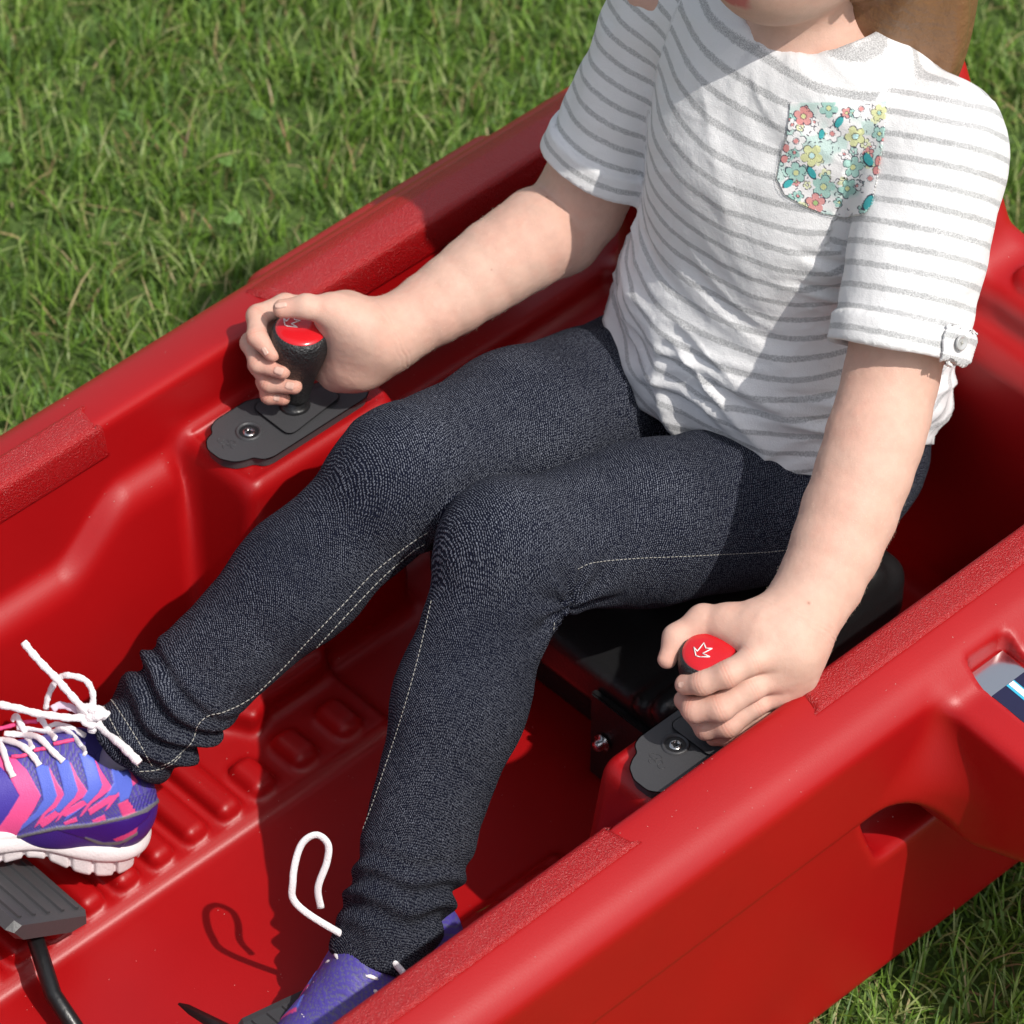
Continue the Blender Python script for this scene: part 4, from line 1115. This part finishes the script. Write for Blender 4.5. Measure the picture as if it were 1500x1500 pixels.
        pt(Z([(110, 1085), (400, 1045), (640, 1020), (900, 965), (1040, 915), (1180, 760), (1260, 900), (1180, 1150), (900, 1280), (400, 1240), (60, 1200)]), V(.045, .015, .20), .0003)
        pt(Z([(400, 1040), (640, 1020), (900, 965), (1030, 910), (1075, 900), (1040, 960), (960, 1030), (930, 1090), (850, 1170), (700, 1130), (560, 1090)]), DV, .0009)
        pt(Z([(800, 1105), (900, 1065), (975, 1020), (960, 1070), (880, 1110), (820, 1118)]), V(.62, .05, .18), .0009)
        pt(Z([(110, 1085), (400, 1018), (640, 995), (900, 940), (1020, 890), (1110, 830), (1170, 740), (1185, 760), (1120, 850), (1040, 915), (900, 962), (640, 1018), (400, 1042), (130, 1100)]), GREY, .0012)
        pt(Z([(600, 1085), (730, 1125), (850, 1120), (940, 1070), (975, 1050), (970, 1075), (900, 1120), (830, 1142), (700, 1140), (600, 1100)]), GREY, .0012)
        sq = inpoly(px, py, Z([(900, 830), (1010, 790), (1120, 730), (1170, 735), (1110, 830), (1020, 890), (960, 915)])) & vis
        col[sq & (np.sin((px*1.0+py*.3)*1.35) > .0)] = V(.04, .03, .2)
    else:
        for k in range(5):
            u = x-.012-k*.022+.5*np.abs(z-.034)
            m_ = (np.abs(y) > .012) & (z < .075) & (z > .024)
            b_ = m_ & (np.abs(u) < .006); col[b_] = BLUE; hgt[b_] = .0008
            b_ = m_ & (u > .006) & (u < .0105); col[b_] = PINK; hgt[b_] = .0004
        m_ = (x < -.01) & (z < .040-.2*np.maximum(x+.05, 0)); col[m_] = DV; hgt[m_] = .0009
        m_ = (x > .105); col[m_] = PINK; hgt[m_] = .0008
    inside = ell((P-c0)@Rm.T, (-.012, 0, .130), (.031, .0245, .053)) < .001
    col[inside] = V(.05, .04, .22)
    P = P+N*hgt[:, None]
    m_up = MATS.get('shoe_fabric') or mat('shoe_fabric', (.5, .5, .5), rough=.5, spec=.4, attr='paint', bump=.0003, bscale=900)
    m_so = MATS.get('white_foam') or mat('white_foam', (.78, .72, .73), rough=.7, bump=.0004, bscale=500, cvar=.06, cscale=60)
    shoe = npmesh('shoe', P, Q, m_up, girl, cols=col)
    P2, Q2, N2 = nets(sole, lo, hi, .0012 if paint_px else .0016)
    npmesh('sole', P2, Q2, m_so, shoe)
    m_pk = MATS.get('pink_rubber') or mat('pink_rubber', (.62, .10, .16), rough=.6)
    return shoe, W, upper, (P, Q)
m_lace = mat('white_lace', (.80, .76, .78), rough=.75, bump=.0006, bscale=800, bdetail=2)
Cv = lambda a, b, c: RT*a+UP*b-FW*c
fA = Cv(-.93, .13, .30)
upA = Cv(.40, .80, .45)
cA = near(90, 1247, ANf, -.030)
shoeF, WF, upF, (PS, QS) = make_shoe(cA, fA, upA, -1, True)
bv_shoe = bvh_of(PS, QS)
m_lp = mat('pink_cord', (.70, .06, .20), rough=.6)
Z = lambda a, b: (a/4.839, 1000+b/4.839)
def lace(pts, r=.0026, flat=.55, parent=shoeF, m_=None, name='lace', bv=None, n=10, refp=None):
    out = []; last = None
    for a, b_, mode, lift in pts:
        h = onto(bv or bv_shoe, a, b_, lift) if mode == 's' else None
        if h is None: h = near(a, b_, refp if refp is not None else WF(.03, 0, .075), lift)
        out.append(h)
    path = spline(out, 8)
    rr = [r*(1+.10*math.sin(i_*.9+len(path))+.06*math.sin(i_*2.3)) for i_ in range(len(path))]
    nrm = -FW
    v, f_ = tube_data(path, rr, n, flat, nrm)
    return pmesh(name, v, f_, m_ or m_lace, parent)
S = 's'; A = 'a'
KX, KY = Z(660, 230)
kn = onto(bv_shoe, KX, KY, .006)
kref = kn if kn is not None else WF(.02, 0, .095)
def L(pts, **k):
    return lace([(Z(a, b)[0], Z(a, b)[1], m_, l_) for a, b, m_, l_ in pts], **k)
# crossing laces, lower edge to upper edge
L([(95, 670, S, .001), (60, 600, S, .003), (20, 480, S, .0035), (-40, 380, S, .004), (-90, 330, S, .003)])
L([(280, 590, S, .001), (235, 530, S, .003), (150, 470, S, .004), (50, 430, S, .0045), (-30, 420, S, .004)])
L([(450, 560, S, .001), (380, 500, S, .003), (280, 420, S, .0045), (160, 370, S, .005), (30, 360, S, .004)])
L([(600, 510, S, .001), (560, 440, S, .003), (470, 370, S, .005), (360, 350, S, .005), (220, 330, S, .004), (120, 320, S, .003)])
L([(790, 500, S, .001), (800, 460, S, .002), (770, 420, S, .004), (720, 360, S, .005), (670, 300, S, .006)])
L([(230, 480, S, .002), (190, 380, S, .006), (140, 280, S, .006), (110, 235, S, .004), (85, 270, S, .002)])
L([(390, 420, S, .003), (350, 350, S, .006), (300, 270, S, .006), (270, 250, S, .004)])
L([(590, 370, S, .003), (500, 320, S, .005), (400, 295, S, .004), (330, 320, S, .002)], r=.0022)
# pink eyelet cord
L([(-20, 330, S, .001), (60, 310, S, .0012), (180, 280, S, .0012), (270, 275, S, .001)], r=.0017, flat=1, m_=m_lp, name='eyelet_cord')
L([(80, 530, S, .0008), (150, 525, S, .001), (200, 510, S, .0008)], r=.0017, flat=1, m_=m_lp, name='eyelet_cord')
L([(240, 485, S, .0008), (290, 475, S, .001), (330, 470, S, .0008)], r=.0017, flat=1, m_=m_lp, name='eyelet_cord')
L([(380, 440, S, .0008), (450, 425, S, .001), (520, 410, S, .0008)], r=.0017, flat=1, m_=m_lp, name='eyelet_cord')
# knot, loops and loose ends
K = dict(refp=kref)
L([(560, 200, A, .002), (610, 180, A, .006), (680, 190, A, .007), (740, 225, A, .006), (770, 260, A, .003), (720, 270, A, .000)], r=.0042, flat=.7, **K)
L([(590, 260, A, .003), (640, 250, A, .007), (700, 235, A, .0085), (735, 210, A, .006), (690, 185, A, .003)], r=.0036, flat=.7, **K)
L([(575, 225, A, .0035), (600, 275, A, .006), (650, 300, A, .006), (680, 280, A, .003)], r=.0032, flat=.7, **K)
L([(660, 290, A, .003), (655, 320, A, .003), (650, 350, A, .001)], r=.0036, flat=.7, **K)
L([(620, 215, A, .005), (540, 130, A, .012), (460, 40, A, .016), (390, -40, A, .018), (300, -130, A, .020), (220, -220, A, .022), (165, -290, A, .022)], r=.0031, flat=.75, **K)
L([(640, 200, A, .003), (660, 130, A, .008), (650, 50, A, .010), (600, -20, A, .010), (500, -50, A, .008), (430, -40, A, .004), (370, 30, A, .000), (335, 120, A, -.004), (325, 190, A, -.006)], r=.0026, flat=.6, **K)
L([(600, 245, A, .004), (500, 250, A, .010), (380, 235, A, .014), (250, 215, A, .014), (120, 180, A, .012), (0, 155, A, .010), (-120, 130, A, .008)], r=.0031, flat=.75, **K)
L([(690, 290, A, .003), (760, 350, A, .008), (850, 430, A, .018), (930, 510, A, .024), (990, 570, A, .026)], r=.0036, flat=.75, **K)
L([(370, 190, S, .004), (420, 160, A, .002), (500, 175, A, .002), (560, 205, A, .001)], r=.003, flat=.4, m_=mat('pale_tongue', (.62, .48, .60), rough=.7), name='tongue_tab', **K)
# near shoe
fB = unit(V(.93, .12, -.10)+V(0, 0, 0)); upB = V(.10, 0, .99)
cB = ANn + fB*(-.010) - unit(upB)*.080
shoeN, WN, upN, (PS2, QS2) = make_shoe(cB, fB, upB, 1, False)
bv2 = bvh_of(PS2, QS2)
for k in range(4):
    for s_ in (-1, 1):
        a = WN(.026+.017*k, s_*.020, .07-.008*k); b_ = WN(.043+.017*k, -s_*.018, .062-.008*k); mid = (a+b_)/2
        def drop(q):
            h = bv2.find_nearest(Vector(q)); return np.array(h[0])+unit(np.array(q)-np.array(h[0])+unit(upB)*.001)*.002
        pts = [drop(a+(b_-a)*t+unit(upB)*.012) for t in (0, .25, .5, .75, 1)]
        v, f_ = tube_data(spline(pts, 5), .0024, 8, .6, unit(upB)); pmesh('lace', v, f_, m_lace, shoeN)
kb = WN(.022, 0, .094)
lp = [kb, near(440, 1330, kb, .004), near(429, 1290, kb, .012), near(440, 1240, kb, .018), near(462, 1223, kb, .020), near(480, 1236, kb, .018), near(479, 1262, kb, .014), near(466, 1300, kb, .008), near(470, 1330, kb, .002)]
v, f_ = tube_data(spline(lp, 8), .0029, 10, .6, -FW); pmesh('lace', v, f_, m_lace, shoeN)
v, f_ = tube_data(spline([kb, kb+V(.0, .02, .01), kb+V(.0, .045, .0), kb+V(.01, .05, -.02)], 8), .0029, 10, .6, -FW); pmesh('lace', v, f_, m_lace, shoeN)
# socks
m_sock = mat('sock', (.55, .50, .56), rough=.9, bump=.0006, bscale=600)
for an, u_, sh_ in ((ANf, unit(upA), shoeF), (ANn, unit(upB), shoeN)):
    v, f_ = tube_data([an-u_*.045, an-u_*.02, an+unit((KNf if an is ANf else KNn)-an)*.02], [.021, .0225, .026], 28); pmesh('sock', v, f_, m_sock, girl)

# ================================================================== ground and lawn
m_soil = mat('lawn_soil', (.035, .05, .015), rough=.95, bump=.01, bscale=60, cvar=.5, cscale=25)
def sheet(name, lo, hi, n, m_):
    xs = np.linspace(lo[0], hi[0], n); ys = np.linspace(lo[1], hi[1], n)
    X, Y = np.meshgrid(xs, ys, indexing='ij'); P = np.stack([X.ravel(), Y.ravel(), np.zeros(n*n)], 1)
    i = np.arange(n*n).reshape(n, n); Q = np.stack([i[:-1, :-1], i[1:, :-1], i[1:, 1:], i[:-1, 1:]], -1).reshape(-1, 4)
    o = npmesh(name, P, Q, m_); return o
m_gnd = bpy.data.materials.new('lawn_ground'); m_gnd.use_nodes = True; M_ = m_gnd; Ln = M_.node_tree.links; b = M_.node_tree.nodes['Principled BSDF']
tc = M_.node_tree.nodes.new('ShaderNodeTexCoord')
f1 = nz_(M_, 40, 6); f2 = nz_(M_, 5, 3)
Ln.new(mixc(M_, f1, mixc(M_, f2, (.03, .06, .008), (.05, .09, .015)), (.09, .15, .03)), b.inputs['Base Color'])
b.inputs['Roughness'].default_value = .95
bp = M_.node_tree.nodes.new('ShaderNodeBump'); bp.inputs['Distance'].default_value = .02; Ln.new(f1, bp.inputs['Height']); Ln.new(bp.outputs[0], b.inputs['Normal'])
g_ = sheet('ground', (-60, -60), (60, 60), 3, m_gnd); g_['kind'] = 'structure'
def inkart(x, y):
    return (x > -.60) & (x < .80) & (np.abs(y) < .29)
def blades(n, name, seed, lmin, lmax, wmin, wmax, lean, cols, area, mname, outer=False):
    r = np.random.default_rng(seed)
    X = r.uniform(area[0], area[1], n*3); Y = r.uniform(area[2], area[3], n*3)
    px, py = pj(np.stack([X, Y, np.full(n*3, .02)], 1))
    ok = (px > -350) & (px < 1850) & (py > -350) & (py < 1850)
    if outer: ok = ~ok
    ok &= ~inkart(X, Y)
    cl_ = noise(np.stack([X, Y, X*0], 1), 22, 3)+.6*noise(np.stack([X, Y, X*0], 1), 60, 7)
    ok &= r.uniform(-1.1, .7, n*3) < cl_+.5
    X, Y, cl_ = X[ok][:n], Y[ok][:n], cl_[ok][:n]; n = len(X)
    L_ = r.uniform(lmin, lmax, n)*(1+.35*cl_); w_ = r.uniform(wmin, wmax, n)
    a = r.uniform(0, 2*math.pi, n); le = np.abs(r.normal(0, lean, n)); cur = r.uniform(.05, .8, n)
    face = a+r.uniform(-.6, .6, n)+math.pi/2
    dr = np.stack([np.cos(a), np.sin(a)], 1); fc = np.stack([np.cos(face), np.sin(face)], 1)
    base = np.stack([X, Y, np.zeros(n)], 1); V_ = []; K_ = 3
    for k in range(K_+1):
        t = k/K_; ang = le+cur*t*1.1; hz_ = L_*t*np.sin(np.minimum(ang, 1.5)); vt = L_*t*np.cos(np.minimum(ang, 1.5))
        c = base.copy(); c[:, :2] += dr*hz_[:, None]; c[:, 2] += np.maximum(vt, .002)
        ww = w_*(1-t**2.2)*.5+.0001
        l_ = c.copy(); l_[:, :2] += fc*ww[:, None]; r_ = c.copy(); r_[:, :2] -= fc*ww[:, None]; l_[:, 2] += ww*.5
        V_ += [l_, r_]
    V_ = np.stack(V_, 1).reshape(-1, 3); o = np.arange(n)[:, None]*(2*(K_+1))
    Q = np.concatenate([o+np.array([[2*k, 2*k+1, 2*k+3, 2*k+2]]) for k in range(K_)])
    pick = r.integers(0, len(cols), n); cc = np.array(cols)[pick]*r.uniform(.75, 1.25, (n, 1))
    cc = np.repeat(cc, 2*(K_+1), axis=0); tt = np.tile(np.repeat(np.linspace(0, 1, K_+1), 2), n)[:, None]
    cc = cc*(1-.0*tt)
    m_ = MATS.get(mname) or mat(mname, (.1, .2, .05), rough=.45, spec=.35, attr='paint')
    bsd = m_.node_tree.nodes['Principled BSDF']; bsd.inputs['Subsurface Weight'].default_value = 0
    if 'trans' not in m_.keys():
        m_['trans'] = 1; nn = m_.node_tree; tr = nn.nodes.new('ShaderNodeBsdfTranslucent'); mx = nn.nodes.new('ShaderNodeMixShader'); mx.inputs[0].default_value = .35
        aa = [q for q in nn.nodes if q.type == 'ATTRIBUTE'][0]; nn.links.new(aa.outputs['Color'], tr.inputs[0])
        outp = [q for q in nn.nodes if q.type == 'OUTPUT_MATERIAL'][0]; nn.links.new(bsd.outputs[0], mx.inputs[1]); nn.links.new(tr.outputs[0], mx.inputs[2]); nn.links.new(mx.outputs[0], outp.inputs[0])
    ob = npmesh(name, V_, Q, m_, None, cols=cc, smooth=False)
    ob['kind'] = 'stuff'; return ob
AREA = (-3.2, 2.0, -3.0, 1.6)
G = [(.165, .30, .04), (.205, .34, .05), (.115, .21, .028), (.27, .39, .09), (.135, .25, .058), (.35, .42, .16), (.09, .165, .025)]
blades(62000, 'grass', 31, .035, .070, .0045, .0080, .35, G, (-5.5, 4.0, -5.5, 4.0), 'grass_blade', True)
blades(240000, 'grass', 11, .024, .046, .0016, .0031, .20, G, AREA, 'grass_blade')
blades(16000, 'dry_grass', 12, .03, .06, .0012, .0026, .9, [(.40, .30, .15), (.46, .38, .2), (.25, .24, .09), (.30, .19, .10)], AREA, 'dry_blade')
# clover and broad weed leaves
def weeds(n):
    r = np.random.default_rng(5); vs, fs, cc = [], [], []
    while n:
        x_, y_ = r.uniform(-2.6, .6), r.uniform(-2.4, .9)
        px, py = pj(V(x_, y_, .03))
        if not (-100 < px < 1600 and -100 < py < 1600) or inkart(x_, y_): continue
        n -= 1; z_ = r.uniform(.03, .055); R_ = r.uniform(.003, .006); tl = r.normal(0, .25, 2); c_ = np.array([.12, .22, .05])*r.uniform(.8, 1.3)
        a0 = r.uniform(0, 6.28)
        for lobe in range(3):
            a1 = a0+lobe*2.094; o = len(vs); cx, cy = x_+math.cos(a1)*R_*.9, y_+math.sin(a1)*R_*.9
            for k in range(9):
                a = k*2*math.pi/9; dx, dy = R_*math.cos(a), R_*math.sin(a)*.85
                vs.append((cx+dx, cy+dy, z_+dx*tl[0]+dy*tl[1]+.2*R_*math.cos(2*a))); cc.append(c_)
            fs.append(tuple(range(o, o+9)))
    me = bpy.data.meshes.new('clover'); me.from_pydata(vs, [], fs); a = me.attributes.new('paint', 'FLOAT_COLOR', 'POINT')
    a.data.foreach_set('color', np.c_[np.array(cc), np.ones(len(cc))].astype(np.float32).ravel())
    o = link('clover', me, MATS['grass_blade']); o['kind'] = 'stuff'
weeds(22)
